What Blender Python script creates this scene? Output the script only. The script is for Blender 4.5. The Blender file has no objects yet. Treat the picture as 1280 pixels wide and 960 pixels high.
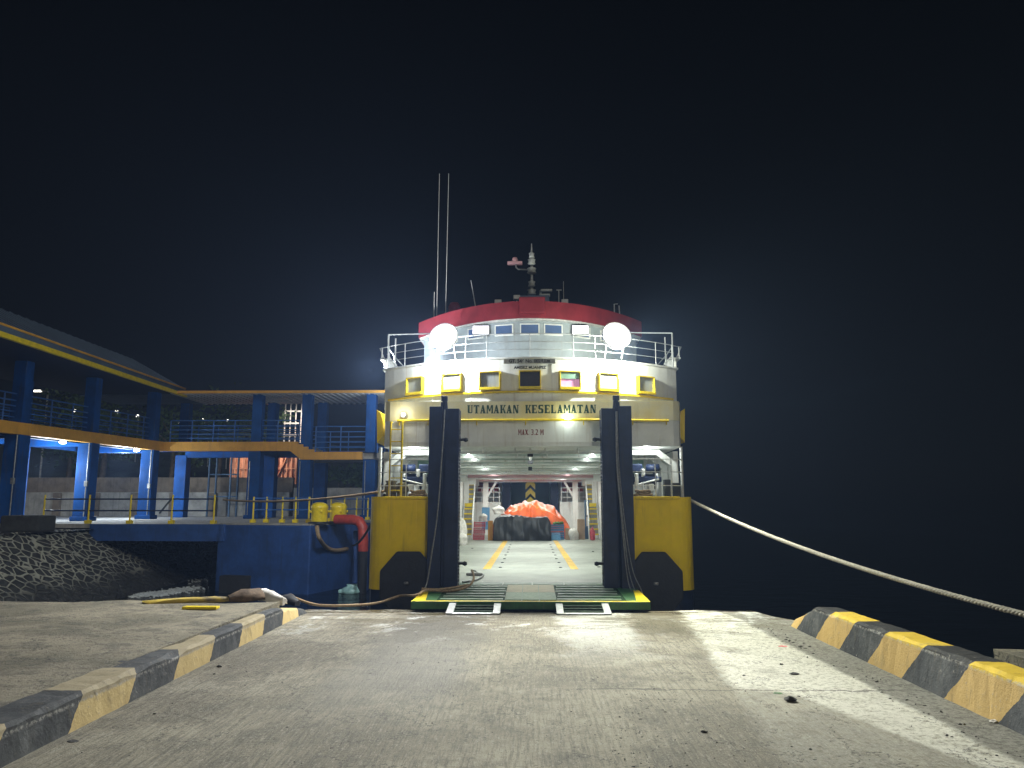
import bpy, bmesh, math, random
from math import radians as R, sin, cos, pi
from mathutils import Vector as V, Matrix, noise
random.seed(7)
SC = bpy.context.scene
COL = SC.collection
W = {}                                    # world matrix of every object (for parenting)

# ------------------------------------------------------------------ helpers
class MB:
    """collects shapes into one mesh"""
    def __init__(s): s.v = []; s.f = []; s.sm = []
    def add(s, vs, fs, smooth=False):
        n = len(s.v); s.v += [tuple(p) for p in vs]
        for f in fs: s.f.append(tuple(i + n for i in f)); s.sm.append(smooth)
        return s
    def box(s, x0, x1, y0, y1, z0, z1, m=None):
        vs = [V((x, y, z)) for z in (z0, z1) for x, y in ((x0, y0), (x1, y0), (x1, y1), (x0, y1))]
        if m: vs = [m @ p for p in vs]
        return s.add(vs, [(3, 2, 1, 0), (4, 5, 6, 7), (0, 1, 5, 4), (1, 2, 6, 5), (2, 3, 7, 6), (3, 0, 4, 7)])
    def bbox(s, x0, x1, y0, y1, z0, z1, b=.02, m=None):
        """box with chamfered edges"""
        bm = bmesh.new()
        vs = [bm.verts.new(p) for p in [(x, y, z) for z in (z0, z1) for x, y in ((x0, y0), (x1, y0), (x1, y1), (x0, y1))]]
        for f in [(3, 2, 1, 0), (4, 5, 6, 7), (0, 1, 5, 4), (1, 2, 6, 5), (2, 3, 7, 6), (3, 0, 4, 7)]: bm.faces.new([vs[i] for i in f])
        bmesh.ops.bevel(bm, geom=bm.edges[:], offset=b, segments=2, affect='EDGES', profile=.6)
        bm.verts.index_update()
        P = [v.co.copy() for v in bm.verts]
        if m: P = [m @ p for p in P]
        s.add(P, [tuple(v.index for v in f.verts) for f in bm.faces]); bm.free(); return s
    def prism(s, pts, z0, z1, m=None):
        n = len(pts)
        vs = [V((p[0], p[1], z0)) for p in pts] + [V((p[0], p[1], z1)) for p in pts]
        if m: vs = [m @ p for p in vs]
        fs = [tuple(range(n - 1, -1, -1)), tuple(range(n, 2 * n))]
        fs += [(i, (i + 1) % n, n + (i + 1) % n, n + i) for i in range(n)]
        return s.add(vs, fs)
    def xprism(s, pts, y0, y1):
        """(x,z) outline extruded along y"""
        m = Matrix(((1, 0, 0, 0), (0, 0, 1, 0), (0, 1, 0, 0), (0, 0, 0, 1)))
        return s.prism(pts, y0, y1, m)
    def yprism(s, pts, x0, x1):
        """(y,z) outline extruded along x"""
        m = Matrix(((0, 0, 1, 0), (1, 0, 0, 0), (0, 1, 0, 0), (0, 0, 0, 1)))
        return s.prism(pts, x0, x1, m)
    def tube(s, pts, r, n=8, cap=True):
        pts = [V(p) for p in pts]; k = len(pts); vs = []; fs = []
        rr = r if isinstance(r, (list, tuple)) else [r] * k
        up = None
        for i, p in enumerate(pts):
            t = (pts[min(i + 1, k - 1)] - pts[max(i - 1, 0)])
            t = t.normalized() if t.length > 1e-9 else V((0, 0, 1))
            if up is None: up = V((0, 0, 1)) if abs(t.z) < .9 else V((1, 0, 0))
            a = t.cross(up); a = a.normalized() if a.length > 1e-6 else t.orthogonal().normalized()
            b = a.cross(t).normalized(); up = b
            for j in range(n):
                q = 2 * pi * j / n; vs.append(p + (a * cos(q) + b * sin(q)) * rr[i])
        for i in range(k - 1):
            for j in range(n):
                fs.append((i * n + j, i * n + (j + 1) % n, (i + 1) * n + (j + 1) % n, (i + 1) * n + j))
        s.add(vs, fs, True)
        if cap:
            s.add([vs[j] for j in range(n)], [tuple(range(n - 1, -1, -1))])
            s.add([vs[(k - 1) * n + j] for j in range(n)], [tuple(range(n))])
        return s
    def bar(s, a, b, w, h=None):
        """rectangular bar between two points"""
        a, b = V(a), V(b); h = h or w; t = (b - a).normalized()
        up = V((0, 0, 1)) if abs(t.z) < .95 else V((0, 1, 0))
        x = t.cross(up).normalized(); y = x.cross(t)
        vs = [p + x * sx * w / 2 + y * sy * h / 2 for p in (a, b) for sx, sy in ((-1, -1), (1, -1), (1, 1), (-1, 1))]
        return s.add(vs, [(3, 2, 1, 0), (4, 5, 6, 7), (0, 1, 5, 4), (1, 2, 6, 5), (2, 3, 7, 6), (3, 0, 4, 7)])
    def lathe(s, prof, c=(0, 0, 0), n=20, m=None):
        c = V(c); k = len(prof); vs = []
        for r, z in prof:
            for j in range(n):
                q = 2 * pi * j / n; p = V((r * cos(q), r * sin(q), z))
                vs.append((m @ p if m else p) + c)
        fs = [(i * n + j, i * n + (j + 1) % n, (i + 1) * n + (j + 1) % n, (i + 1) * n + j) for i in range(k - 1) for j in range(n)]
        s.add(vs, fs, True)
        s.add(vs[:n], [tuple(range(n - 1, -1, -1))]); s.add(vs[-n:], [tuple(range(n))])
        return s

def put(name, mb, mat, parent=None, bevel=0):
    me = bpy.data.meshes.new(name)
    me.from_pydata(mb.v, [], mb.f)
    for p, q in zip(me.polygons, mb.sm): p.use_smooth = q
    bm = bmesh.new(); bm.from_mesh(me); bmesh.ops.recalc_face_normals(bm, faces=bm.faces); bm.to_mesh(me); bm.free()
    me.materials.append(mat); me.update()
    o = bpy.data.objects.new(name, me); COL.objects.link(o)
    if parent is not None:
        o.parent = parent; o.matrix_parent_inverse = W[parent].inverted()
    W[o] = Matrix.Identity(4)
    if bevel:
        md = o.modifiers.new('bevel', 'BEVEL'); md.width = bevel; md.segments = 2; md.limit_method = 'ANGLE'
    return o
def tag(o, label=None, cat=None, group=None, kind=None):
    for k, v in (('label', label), ('category', cat), ('group', group), ('kind', kind)):
        if v: o[k] = v
    return o
def thing(name, loc, label, cat, group=None):
    o = bpy.data.objects.new(name, None); COL.objects.link(o); o.location = loc
    W[o] = Matrix.Translation(loc)
    return tag(o, label, cat, group)
def copy_tree(o, parent=None):
    c = o.copy(); COL.objects.link(c)
    if parent: c.parent = parent
    for ch in [x for x in SC.objects if x.parent == o]: copy_tree(ch, c)
    return c

# ------------------------------------------------------------------ camera maths (used to survey the photograph)
F = 961.0; PITCH = math.atan(150 / F); YAW = R(1.355); CH = 1.8
def ray(px, py):
    c = ((px - 640) / F, -(py - 480) / F)
    rt = V((cos(YAW), sin(YAW), 0)); fh = V((-sin(YAW), cos(YAW), 0))
    return rt * c[0] + (-fh * sin(PITCH) + V((0, 0, cos(PITCH)))) * c[1] + fh * cos(PITCH) + V((0, 0, sin(PITCH)))
def at(px, py, Y):
    d = ray(px, py); return d * (Y / d.y) + V((0, 0, CH))
def gz(px, py, z):
    d = ray(px, py); return d * ((z - CH) / d.z) + V((0, 0, CH))
def gnd(y): return -.0104 * y               # the ramp falls gently to the water

# ------------------------------------------------------------------ materials
def mat(name, col, rough=.6, metal=0, vary=.15, scale=3, bump=0, bscale=40, col2=None, stretch=(1, 1, 1), emit=None, es=0, spec=.5, streak=0, streakcol=(.25, .13, .05)):
    m = bpy.data.materials.new(name); m.use_nodes = True; nt = m.node_tree; N = nt.nodes; L = nt.links
    b = N['Principled BSDF']; b.inputs['Roughness'].default_value = rough; b.inputs['Metallic'].default_value = metal
    b.inputs['Specular IOR Level'].default_value = spec
    tc = N.new('ShaderNodeTexCoord'); mp = N.new('ShaderNodeMapping'); mp.inputs['Scale'].default_value = stretch
    L.new(tc.outputs['Object'], mp.inputs['Vector'])
    nz = N.new('ShaderNodeTexNoise'); nz.inputs['Scale'].default_value = scale; nz.inputs['Detail'].default_value = 6; nz.inputs['Roughness'].default_value = .65
    L.new(mp.outputs[0], nz.inputs['Vector'])
    cr = N.new('ShaderNodeValToRGB'); e = cr.color_ramp.elements
    c2 = col2 or tuple(max(0, c * (1 - 2 * vary)) for c in col)
    e[0].position = .36; e[0].color = (*c2, 1); e[1].position = .62; e[1].color = (*col, 1)
    L.new(nz.outputs['Fac'], cr.inputs['Fac'])
    src = cr.outputs['Color']
    if streak:                                # rust / dirt running down
        m2 = N.new('ShaderNodeMapping'); m2.inputs['Scale'].default_value = (7, 7, .55); L.new(tc.outputs['Object'], m2.inputs['Vector'])
        n2 = N.new('ShaderNodeTexNoise'); n2.inputs['Scale'].default_value = 1.4; n2.inputs['Detail'].default_value = 5; L.new(m2.outputs[0], n2.inputs['Vector'])
        r2 = N.new('ShaderNodeValToRGB'); r2.color_ramp.elements[0].position = .56; r2.color_ramp.elements[0].color = (0, 0, 0, 1)
        r2.color_ramp.elements[1].position = .8; r2.color_ramp.elements[1].color = (streak,) * 3 + (1,)
        L.new(n2.outputs['Fac'], r2.inputs['Fac'])
        mx = N.new('ShaderNodeMix'); mx.data_type = 'RGBA'; L.new(r2.outputs['Color'], mx.inputs[0]); L.new(src, mx.inputs[6]); mx.inputs[7].default_value = (*streakcol, 1)
        src = mx.outputs[2]
    L.new(src, b.inputs['Base Color'])
    if bump:
        n3 = N.new('ShaderNodeTexNoise'); n3.inputs['Scale'].default_value = bscale; n3.inputs['Detail'].default_value = 5; L.new(mp.outputs[0], n3.inputs['Vector'])
        bp = N.new('ShaderNodeBump'); bp.inputs['Strength'].default_value = bump; bp.inputs['Distance'].default_value = .02
        L.new(n3.outputs['Fac'], bp.inputs['Height']); L.new(bp.outputs[0], b.inputs['Normal'])
    if emit:
        b.inputs['Emission Color'].default_value = (*emit, 1); b.inputs['Emission Strength'].default_value = es
    return m
class G:
    """small node-graph builder"""
    def __init__(s, name):
        s.m = bpy.data.materials.new(name); s.m.use_nodes = True; s.N = s.m.node_tree.nodes; s.L = s.m.node_tree.links
        s.b = s.N['Principled BSDF']; tc = s.N.new('ShaderNodeTexCoord'); s.P = tc.outputs['Object']
        sp = s.N.new('ShaderNodeSeparateXYZ'); s.L.new(s.P, sp.inputs[0]); s.x, s.y, s.z = sp.outputs
    def lk(s, v, sock):
        if isinstance(v, (int, float)): sock.default_value = v
        elif isinstance(v, tuple): sock.default_value = v if len(v) == 4 else (*v, 1)
        else: s.L.new(v, sock)
    def ma(s, op, a, b=0, c=0):
        n = s.N.new('ShaderNodeMath'); n.operation = op
        s.lk(a, n.inputs[0]); s.lk(b, n.inputs[1]); s.lk(c, n.inputs[2]); return n.outputs[0]
    def noise(s, scale, det=5, rough=.6, st=(1, 1, 1), off=(0, 0, 0), dist=0):
        mp = s.N.new('ShaderNodeMapping'); mp.inputs['Scale'].default_value = st; mp.inputs['Location'].default_value = off; s.L.new(s.P, mp.inputs[0])
        n = s.N.new('ShaderNodeTexNoise'); n.inputs['Scale'].default_value = scale; n.inputs['Detail'].default_value = det; n.inputs['Roughness'].default_value = rough; n.inputs['Distortion'].default_value = dist
        s.L.new(mp.outputs[0], n.inputs['Vector']); return n.outputs['Fac']
    def vor(s, scale, feature='DISTANCE_TO_EDGE', st=(1, 1, 1)):
        mp = s.N.new('ShaderNodeMapping'); mp.inputs['Scale'].default_value = st; s.L.new(s.P, mp.inputs[0])
        n = s.N.new('ShaderNodeTexVoronoi'); n.feature = feature; n.inputs['Scale'].default_value = scale; s.L.new(mp.outputs[0], n.inputs['Vector']); return n.outputs[0]
    def step(s, v, a, b):
        n = s.N.new('ShaderNodeMapRange'); n.interpolation_type = 'SMOOTHSTEP'; s.lk(v, n.inputs[0]); s.lk(a, n.inputs[1]); s.lk(b, n.inputs[2]); return n.outputs[0]
    def mix(s, f, a, b):
        n = s.N.new('ShaderNodeMix'); n.data_type = 'RGBA'; s.lk(f, n.inputs[0]); s.lk(a, n.inputs[6]); s.lk(b, n.inputs[7]); return n.outputs[2]
    def bump(s, h, st=.4, d=.02):
        n = s.N.new('ShaderNodeBump'); n.inputs['Strength'].default_value = st; n.inputs['Distance'].default_value = d; s.L.new(h, n.inputs['Height']); s.L.new(n.outputs[0], s.b.inputs['Normal'])
    def done(s, col, rough=.7):
        s.lk(col, s.b.inputs['Base Color']); s.lk(rough, s.b.inputs['Roughness']); return s.m
def emis(name, col, st):
    m = bpy.data.materials.new(name); m.use_nodes = True; N = m.node_tree.nodes
    N.remove(N['Principled BSDF']); e = N.new('ShaderNodeEmission'); e.inputs[0].default_value = (*col, 1); e.inputs[1].default_value = st
    m.node_tree.links.new(e.outputs[0], N['Material Output'].inputs[0]); return m

M = {}
M['white'] = mat('ship_white_paint', (.72, .73, .70), .45, vary=.07, scale=1.5, bump=.15, bscale=6, streak=.55)
M['cream'] = mat('superstructure_paint', (.80, .82, .78), .45, vary=.08, scale=1.3, bump=.35, bscale=3.5, streak=.45, streakcol=(.4,.33,.22))
M['band'] = mat('pale_yellow_band_paint', (.82, .78, .52), .42, vary=.14, scale=.8, col2=(.80, .68, .24), bump=.15, bscale=5, streak=.4, streakcol=(.45, .4, .22))
M['yellow'] = mat('hull_yellow_paint', (.86, .62, .0), .55, spec=.15, vary=.07, scale=1.6, bump=.12, bscale=3.5, streak=.5, streakcol=(.2, .12, .02))
M['trim'] = mat('yellow_trim_paint', (.80, .60, .008), .4, vary=.12, scale=6)
M['navy'] = mat('navy_paint', (.010, .020, .062), .5, spec=.3, vary=.2, scale=3, bump=.1, bscale=8, streak=.35, streakcol=(.06, .05, .045))
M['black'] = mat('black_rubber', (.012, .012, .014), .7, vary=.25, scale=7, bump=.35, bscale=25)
M['deck'] = mat('grey_green_deck_paint', (.35, .37, .31), .5, vary=.14, scale=1.4, bump=.2, bscale=14, col2=(.26, .27, .23))
M['lane'] = mat('worn_lane_paint', (.74, .44, .02), .6, vary=.15, scale=5)
M['web'] = mat('shaded_green_frame_paint', (.50, .58, .52), .5, vary=.15, scale=3)  # greenish frame colour, also paints in the shade between the white flanges
M['green'] = mat('ramp_green_paint', (.02, .11, .025), .42, vary=.22, scale=5, bump=.2, bscale=30, streak=.3, streakcol=(.15, .12, .08))
M['worn'] = mat('worn_ramp_steel', (.27, .32, .26), .45, vary=.25, scale=2.2, col2=(.06, .15, .06))
M['worncream'] = mat('worn_cream_plate', (.30, .24, .13), .6, vary=.2, scale=6, col2=(.17, .17, .09), stretch=(1, 4, 1))
M['worngreen'] = mat('worn_green_plate', (.12, .19, .09), .55, vary=.2, scale=14, col2=(.05, .12, .04))
M['griddark'] = mat('dark_green_ramp_panel', (.012, .045, .015), .7, spec=.1, vary=.3, scale=8)
M['reflector'] = mat('white_reflector_bowl', (.85, .85, .85), .35, vary=.03)
M['slat'] = mat('dark_ramp_slats', (.035, .05, .035), .8, 0, spec=.05, vary=.3, scale=10)
M['galv'] = mat('bare_steel', (.38, .39, .38), .4, .5, vary=.2, scale=9)
M['chain'] = mat('steel_chain', (.25, .25, .25), .45, .8, vary=.3, scale=20)
M['rail'] = mat('white_rail_paint', (.75, .76, .74), .4, vary=.1, scale=8)
M['raildim'] = mat('grey_white_rail_paint', (.42, .44, .44), .5, vary=.1, scale=8)
M['redroof'] = mat('red_roof_paint', (.21, .022, .03), .6, vary=.15, spec=.2, scale=2, bump=.1)
M['pink'] = mat('faded_pink_paint', (.62, .34, .36), .5, vary=.12, scale=3)
M['bluegrey'] = mat('blue_grey_paint', (.07, .14, .24), .5, vary=.15)
M['glass'] = mat('wheelhouse_glass', (.10, .16, .30), .12, vary=.1, spec=.8)
M['curtain'] = mat('curtained_glass', (.30, .32, .31), .3, vary=.12, scale=4, stretch=(14, 14, 1))
M['darkglass'] = mat('dark_window_glass', (.06, .06, .075), .25, vary=.1)
M['pinkcurtain'] = mat('pink_curtain', (.80, .42, .72), .5, vary=.12, scale=4, stretch=(12, 12, 1), emit=(1, .5, .9), es=.25)
M['greenpane'] = mat('pale_green_panel', (.30, .50, .38), .3, vary=.15)
M['lettergreen'] = mat('dark_green_lettering', (.004, .07, .04), .5, vary=.2, scale=12)
M['letterred'] = mat('dark_red_lettering', (.20, .015, .02), .5, vary=.2, scale=12)
M['letterdark'] = mat('dark_lettering', (.02, .03, .03), .5)
M['signgrey'] = mat('weathered_sign_plate', (.58, .61, .58), .5, vary=.2, scale=8)
M['blue'] = mat('walkway_blue_paint', (.005, .066, .26), .65, spec=.15, vary=.2, scale=1.1, bump=.25, bscale=6, streak=.7, streakcol=(.05, .05, .07))
M['bluerail'] = mat('rail_blue_paint', (.03, .13, .42), .45, vary=.15)
M['orange'] = mat('walkway_orange_fascia', (.66, .33, .03), .6, vary=.12, scale=1.2, bump=.1, bscale=10, streak=.35, streakcol=(.2, .1, .03))
M['roofmetal'] = mat('blue_grey_roof_sheet', (.10, .14, .20), .5, .2, vary=.15, scale=1.2)
M['ceil'] = mat('ribbed_ceiling_sheet', (.55, .56, .55), .5, vary=.1)
M['concrete'] = mat('plain_concrete', (.34, .33, .30), .85, vary=.18, scale=2, bump=.3, bscale=20, streak=.6, streakcol=(.09, .085, .08))
M['brownwall'] = mat('brown_concrete', (.20, .16, .12), .85, vary=.2, scale=2, bump=.3, bscale=18, streak=.5, streakcol=(.05, .04, .03))
M['dark'] = mat('dark_weathered_concrete', (.035, .036, .034), .9, vary=.25, scale=4, bump=.4, bscale=15)
M['blockblue'] = mat('dolphin_blue_paint', (.018, .068, .245), .6, vary=.2, scale=1.4, bump=.25, bscale=10, streak=.7, streakcol=(.02, .03, .07))
M['redfend'] = mat('red_fender_paint', (.45, .05, .03), .5, vary=.18, scale=4)
M['rope'] = mat('pale_rope', (.56, .52, .44), .9, vary=.2, scale=30, bump=.4, bscale=120)
M['ropebrown'] = mat('tan_rope', (.36, .25, .14), .9, vary=.25, scale=30, bump=.4, bscale=120)
M['cable'] = mat('grey_steel_cable', (.28, .28, .28), .5, .3, vary=.2, scale=20)
M['blacktarp'] = mat('black_tarpaulin', (.022, .024, .026), .38, vary=.25, scale=3, bump=.5, bscale=7)
M['redtarp'] = mat('orange_red_tarpaulin', (.72, .12, .022), .36, vary=.14, scale=3, bump=.5, bscale=6)
M['wood'] = mat('orange_plank', (.52, .24, .04), .7, vary=.2, scale=6, stretch=(1, 1, .2))
M['card'] = mat('brown_cardboard', (.42, .30, .20), .85, vary=.1)
M['crateblue'] = mat('blue_plastic', (.05, .22, .42), .45, vary=.15)
M['panelblue'] = mat('sky_blue_panel', (.14, .36, .62), .5, vary=.1)
M['cratered'] = mat('red_plastic', (.55, .06, .09), .45, vary=.2, scale=8)
M['sack'] = mat('white_woven_sack', (.66, .63, .58), .85, vary=.12, scale=8, bump=.5, bscale=9)
M['leafgreen'] = mat('green_produce', (.07, .20, .04), .7, vary=.3, scale=10)
M['sternGreen'] = mat('stern_door_dark_green', (.005, .018, .012), .6, spec=.1, vary=.15, scale=2)
M['coral'] = mat('coral_sheet', (.78, .42, .27), .7, vary=.3, scale=2.2, stretch=(1, 1, .5), col2=(.34, .14, .08))
M['bark'] = mat('tree_bark', (.10, .075, .05), .9, vary=.3, bump=.5, bscale=12)
M['leaf'] = mat('tree_leaves', (.055, .10, .03), .6, vary=.35, scale=1.2)
M['burlap'] = mat('muddy_sacking', (.13, .085, .05), .95, vary=.35, scale=5, bump=.6, bscale=18)
M['planky'] = mat('yellow_painted_timber', (.55, .40, .05), .8, vary=.35, scale=5, stretch=(.4, 1, 1), col2=(.14, .11, .06))
M['stone'] = mat('loose_dark_stone', (.05, .047, .042), .9, vary=.3, bump=.5, bscale=20)
M['foam'] = mat('sea_foam', (.75, .80, .80), .7, vary=.25, scale=8, bump=.5, bscale=12)
M['plastic'] = mat('pale_teal_plastic', (.42, .72, .70), .35, vary=.25, scale=6)
M['pinklitter'] = mat('red_litter', (.7, .10, .10), .6, vary=.1)
M['cabinet'] = mat('dark_vent_box', (.03, .035, .035), .6, vary=.2, scale=10)
M['bitt'] = mat('rope_wrapped_bitt', (.16, .13, .06), .9, vary=.35, scale=12, bump=.6, bscale=30)

# ground: broomed concrete, damp track down the middle, dusty pale strip on the right
def ground_mat():
    g = G('broomed_concrete'); g.b.inputs['Specular IOR Level'].default_value = .35
    big = g.noise(.5, 5, .6, off=(3, 1, 0)); mid = g.noise(2.3, 7, .72); fine = g.noise(20, 6, .8)
    broom = g.noise(2.6, 6, .75, st=(14, .8, 1), dist=.2)
    fibre = g.noise(7, 6, .8, st=(5, 1.0, 1), off=(5, 0, 0))
    grit = g.noise(48, 3, .85); pit = g.noise(33, 4, .8, off=(8, 3, 1))
    base = g.mix(g.step(big, .38, .62), (.205, .182, .132), (.36, .326, .24))
    base = g.mix(g.ma('MULTIPLY', g.step(mid, .45, .66), .72), base, (.135, .122, .092))
    base = g.mix(g.ma('MULTIPLY', g.step(broom, .47, .60), .55), base, (.10, .091, .07))
    base = g.mix(g.ma('MULTIPLY', g.step(fibre, .53, .64), .45), base, (.47, .44, .36))
    base = g.mix(g.ma('MULTIPLY', g.step(pit, .57, .64), .8), base, (.055, .049, .037))
    base = g.mix(g.ma('MULTIPLY', g.step(grit, .60, .68), .8), base, (.58, .55, .46))
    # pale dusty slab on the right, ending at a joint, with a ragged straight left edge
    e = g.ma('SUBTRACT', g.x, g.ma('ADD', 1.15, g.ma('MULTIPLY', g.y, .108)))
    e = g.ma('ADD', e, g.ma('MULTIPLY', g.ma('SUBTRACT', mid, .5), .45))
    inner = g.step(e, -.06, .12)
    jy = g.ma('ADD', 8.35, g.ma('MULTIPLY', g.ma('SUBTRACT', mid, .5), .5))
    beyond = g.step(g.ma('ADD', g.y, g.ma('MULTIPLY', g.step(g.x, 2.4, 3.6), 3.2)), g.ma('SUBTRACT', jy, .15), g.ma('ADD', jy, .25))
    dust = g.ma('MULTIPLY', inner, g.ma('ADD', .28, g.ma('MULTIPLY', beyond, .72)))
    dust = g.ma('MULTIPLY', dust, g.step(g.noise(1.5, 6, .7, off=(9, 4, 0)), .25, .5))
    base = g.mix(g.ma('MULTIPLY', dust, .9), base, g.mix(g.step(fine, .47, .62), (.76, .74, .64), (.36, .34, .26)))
    gut = g.step(g.ma('ADD', g.x, g.ma('MULTIPLY', mid, .25)), 3.62, 3.72)
    base = g.mix(g.ma('MULTIPLY', gut, .85), base, g.mix(g.step(fine, .42, .62), (.20, .19, .155), (.08, .075, .06)))
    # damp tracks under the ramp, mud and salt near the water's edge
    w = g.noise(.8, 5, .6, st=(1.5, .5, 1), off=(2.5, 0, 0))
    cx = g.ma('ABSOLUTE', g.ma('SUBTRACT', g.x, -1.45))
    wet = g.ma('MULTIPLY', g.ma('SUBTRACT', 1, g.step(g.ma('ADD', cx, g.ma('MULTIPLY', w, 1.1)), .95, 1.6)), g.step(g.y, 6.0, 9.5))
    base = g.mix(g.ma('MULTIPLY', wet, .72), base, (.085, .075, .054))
    near = g.step(g.y, 9.0, 12.5)
    wx = g.ma('ADD', g.ma('ABSOLUTE', g.ma('SUBTRACT', g.x, 1.0)), g.ma('MULTIPLY', g.ma('SUBTRACT', g.noise(1.6, 6, .7, off=(2, 2, 0)), .5), 1.8))
    froth = g.ma('MULTIPLY', near, g.ma('SUBTRACT', 1, g.step(wx, .35, .75)))
    salt = g.ma('MULTIPLY', g.step(g.y, 10.5, 14.2), g.step(g.noise(1.3, 6, .75, st=(1, .8, 1), off=(4, 1, 0)), .53, .60))
    white = g.ma('MAXIMUM', g.ma('MULTIPLY', froth, .5), g.ma('MULTIPLY', salt, .8))
    base = g.mix(white, base, g.mix(g.step(fine, .45, .65), (.72, .73, .70), (.42, .41, .36)))
    ex = g.ma('ABSOLUTE', g.ma('ADD', e, .5))
    wedge = g.ma('MULTIPLY', g.step(g.y, 10.8, 12.8), g.ma('SUBTRACT', 1, g.step(g.ma('ADD', ex, g.ma('MULTIPLY', w, .4)), .45, .75)))
    mud = g.ma('MULTIPLY', g.step(g.y, 11.5, 14.3), g.step(g.noise(1.2, 7, .75, st=(.8, 2.0, 1), off=(0, 7, 0)), .48, .56))
    mud = g.ma('MAXIMUM', mud, g.ma('MULTIPLY', wedge, .8))
    base = g.mix(g.ma('MULTIPLY', mud, .85), base, (.095, .074, .036))
    cr = g.ma('MULTIPLY', g.step(g.noise(13, 5, .8, off=(1, 9, 0)), .62, .66), g.step(g.noise(.9, 3, .5, off=(6, 6, 0)), .45, .58))
    base = g.mix(g.ma('MULTIPLY', cr, .92), base, (.035, .03, .024))
    cj = g.ma('LESS_THAN', g.ma('ABSOLUTE', g.ma('SUBTRACT', g.y, jy)), .02)
    base = g.mix(g.ma('MULTIPLY', g.ma('MULTIPLY', cj, g.step(g.x, .2, .8)), .7), base, (.06, .055, .045))
    crack = g.ma('LESS_THAN', g.ma('ABSOLUTE', g.ma('SUBTRACT', g.noise(.55, 7, .62, off=(12, 4, 0)), .5)), .0022)
    base = g.mix(g.ma('MULTIPLY', crack, .75), base, (.04, .036, .03))
    pud = g.ma('MULTIPLY', g.step(g.y, 13.4, 14.6), g.step(mud, .55, .9))
    rough = g.ma('SUBTRACT', g.ma('SUBTRACT', .9, g.ma('MULTIPLY', wet, .14)), g.ma('MULTIPLY', pud, .68))
    h = g.ma('ADD', g.ma('MULTIPLY', broom, .8), g.ma('ADD', g.ma('MULTIPLY', fine, .5), g.ma('ADD', g.ma('MULTIPLY', fibre, .4), g.ma('MULTIPLY', pit, -.5))))
    h = g.ma('MULTIPLY', h, g.ma('SUBTRACT', 1, g.ma('MULTIPLY', pud, .9)))
    g.bump(h, 1.0, .04)
    return g.done(base, rough)
def apron_mat():
    g = G('apron_concrete')
    big = g.noise(.7, 5, .6); mid = g.noise(2.2, 7, .75); fine = g.noise(20, 6, .8); grit = g.noise(45, 3, .85); pit = g.noise(24, 4, .8, off=(3, 3, 1))
    b = g.mix(g.step(big, .36, .62), (.15, .132, .085), (.29, .255, .175))
    b = g.mix(g.ma('MULTIPLY', g.step(mid, .46, .62), .75), b, (.085, .075, .055))
    b = g.mix(g.ma('MULTIPLY', g.step(pit, .56, .63), .8), b, (.045, .04, .03))
    b = g.mix(g.ma('MULTIPLY', g.step(grit, .6, .68), .7), b, (.46, .43, .34))
    crack = g.ma('LESS_THAN', g.ma('ABSOLUTE', g.ma('SUBTRACT', g.noise(.6, 7, .65, off=(2, 14, 0)), .5)), .0035)
    b = g.mix(g.ma('MULTIPLY', crack, .8), b, (.03, .027, .02))
    g.bump(g.ma('ADD', g.ma('MULTIPLY', mid, 1.2), g.ma('SUBTRACT', g.ma('MULTIPLY', fine, .5), g.ma('MULTIPLY', pit, .5))), 1.0, .05)
    return g.done(b, .9)
def kerb_mat(name, y0, per, shear, ztop, face, top):
    g = G(name); g.b.inputs['Specular IOR Level'].default_value = .2; n = g.noise(2.6, 6, .7); fine = g.noise(24, 6, .75); wob = g.noise(5, 3, .6)
    zz = g.ma('SUBTRACT', g.z, g.ma('MULTIPLY', g.y, -.0104))
    yy = g.ma('ADD', g.ma('SUBTRACT', g.y, g.ma('MULTIPLY', zz, shear)), g.ma('MULTIPLY', g.ma('SUBTRACT', wob, .5), .10))
    fr = g.ma('FRACT', g.ma('DIVIDE', g.ma('SUBTRACT', yy, y0), per))
    isy = g.ma('LESS_THAN', fr, .5)
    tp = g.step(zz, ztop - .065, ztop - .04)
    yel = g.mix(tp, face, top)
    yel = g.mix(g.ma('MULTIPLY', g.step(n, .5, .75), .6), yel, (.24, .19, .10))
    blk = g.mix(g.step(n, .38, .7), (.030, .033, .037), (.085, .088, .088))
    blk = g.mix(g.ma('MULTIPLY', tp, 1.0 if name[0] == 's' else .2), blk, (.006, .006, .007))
    rim = g.ma('MULTIPLY', g.step(zz, ztop - .075, ztop - .05), g.ma('SUBTRACT', 1, g.step(zz, ztop - .045, ztop - .03)))
    c = g.mix(isy, blk, yel)
    c = g.mix(g.ma('MULTIPLY', g.ma('MULTIPLY', rim, g.step(fine, .42, .6)), .7), c, (.33, .32, .29))
    chip = g.ma('MULTIPLY', g.step(fine, .58, .66), g.step(g.noise(3, 3, .6, off=(4, 4, 4)), .45, .62))
    c = g.mix(g.ma('MULTIPLY', chip, .8), c, (.26, .245, .21))
    dirt = g.ma('MULTIPLY', g.step(zz, .10, .0), g.step(n, .3, .6)) if False else g.ma('MULTIPLY', g.step(g.noise(8, 5, .7, st=(1, 1, .25)), .55, .72), .55)
    c = g.mix(dirt, c, (.09, .075, .05))
    g.bump(g.ma('ADD', g.ma('MULTIPLY', n, .8), g.ma('MULTIPLY', fine, .4)), .7, .03)
    return g.done(c, .8)
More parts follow.
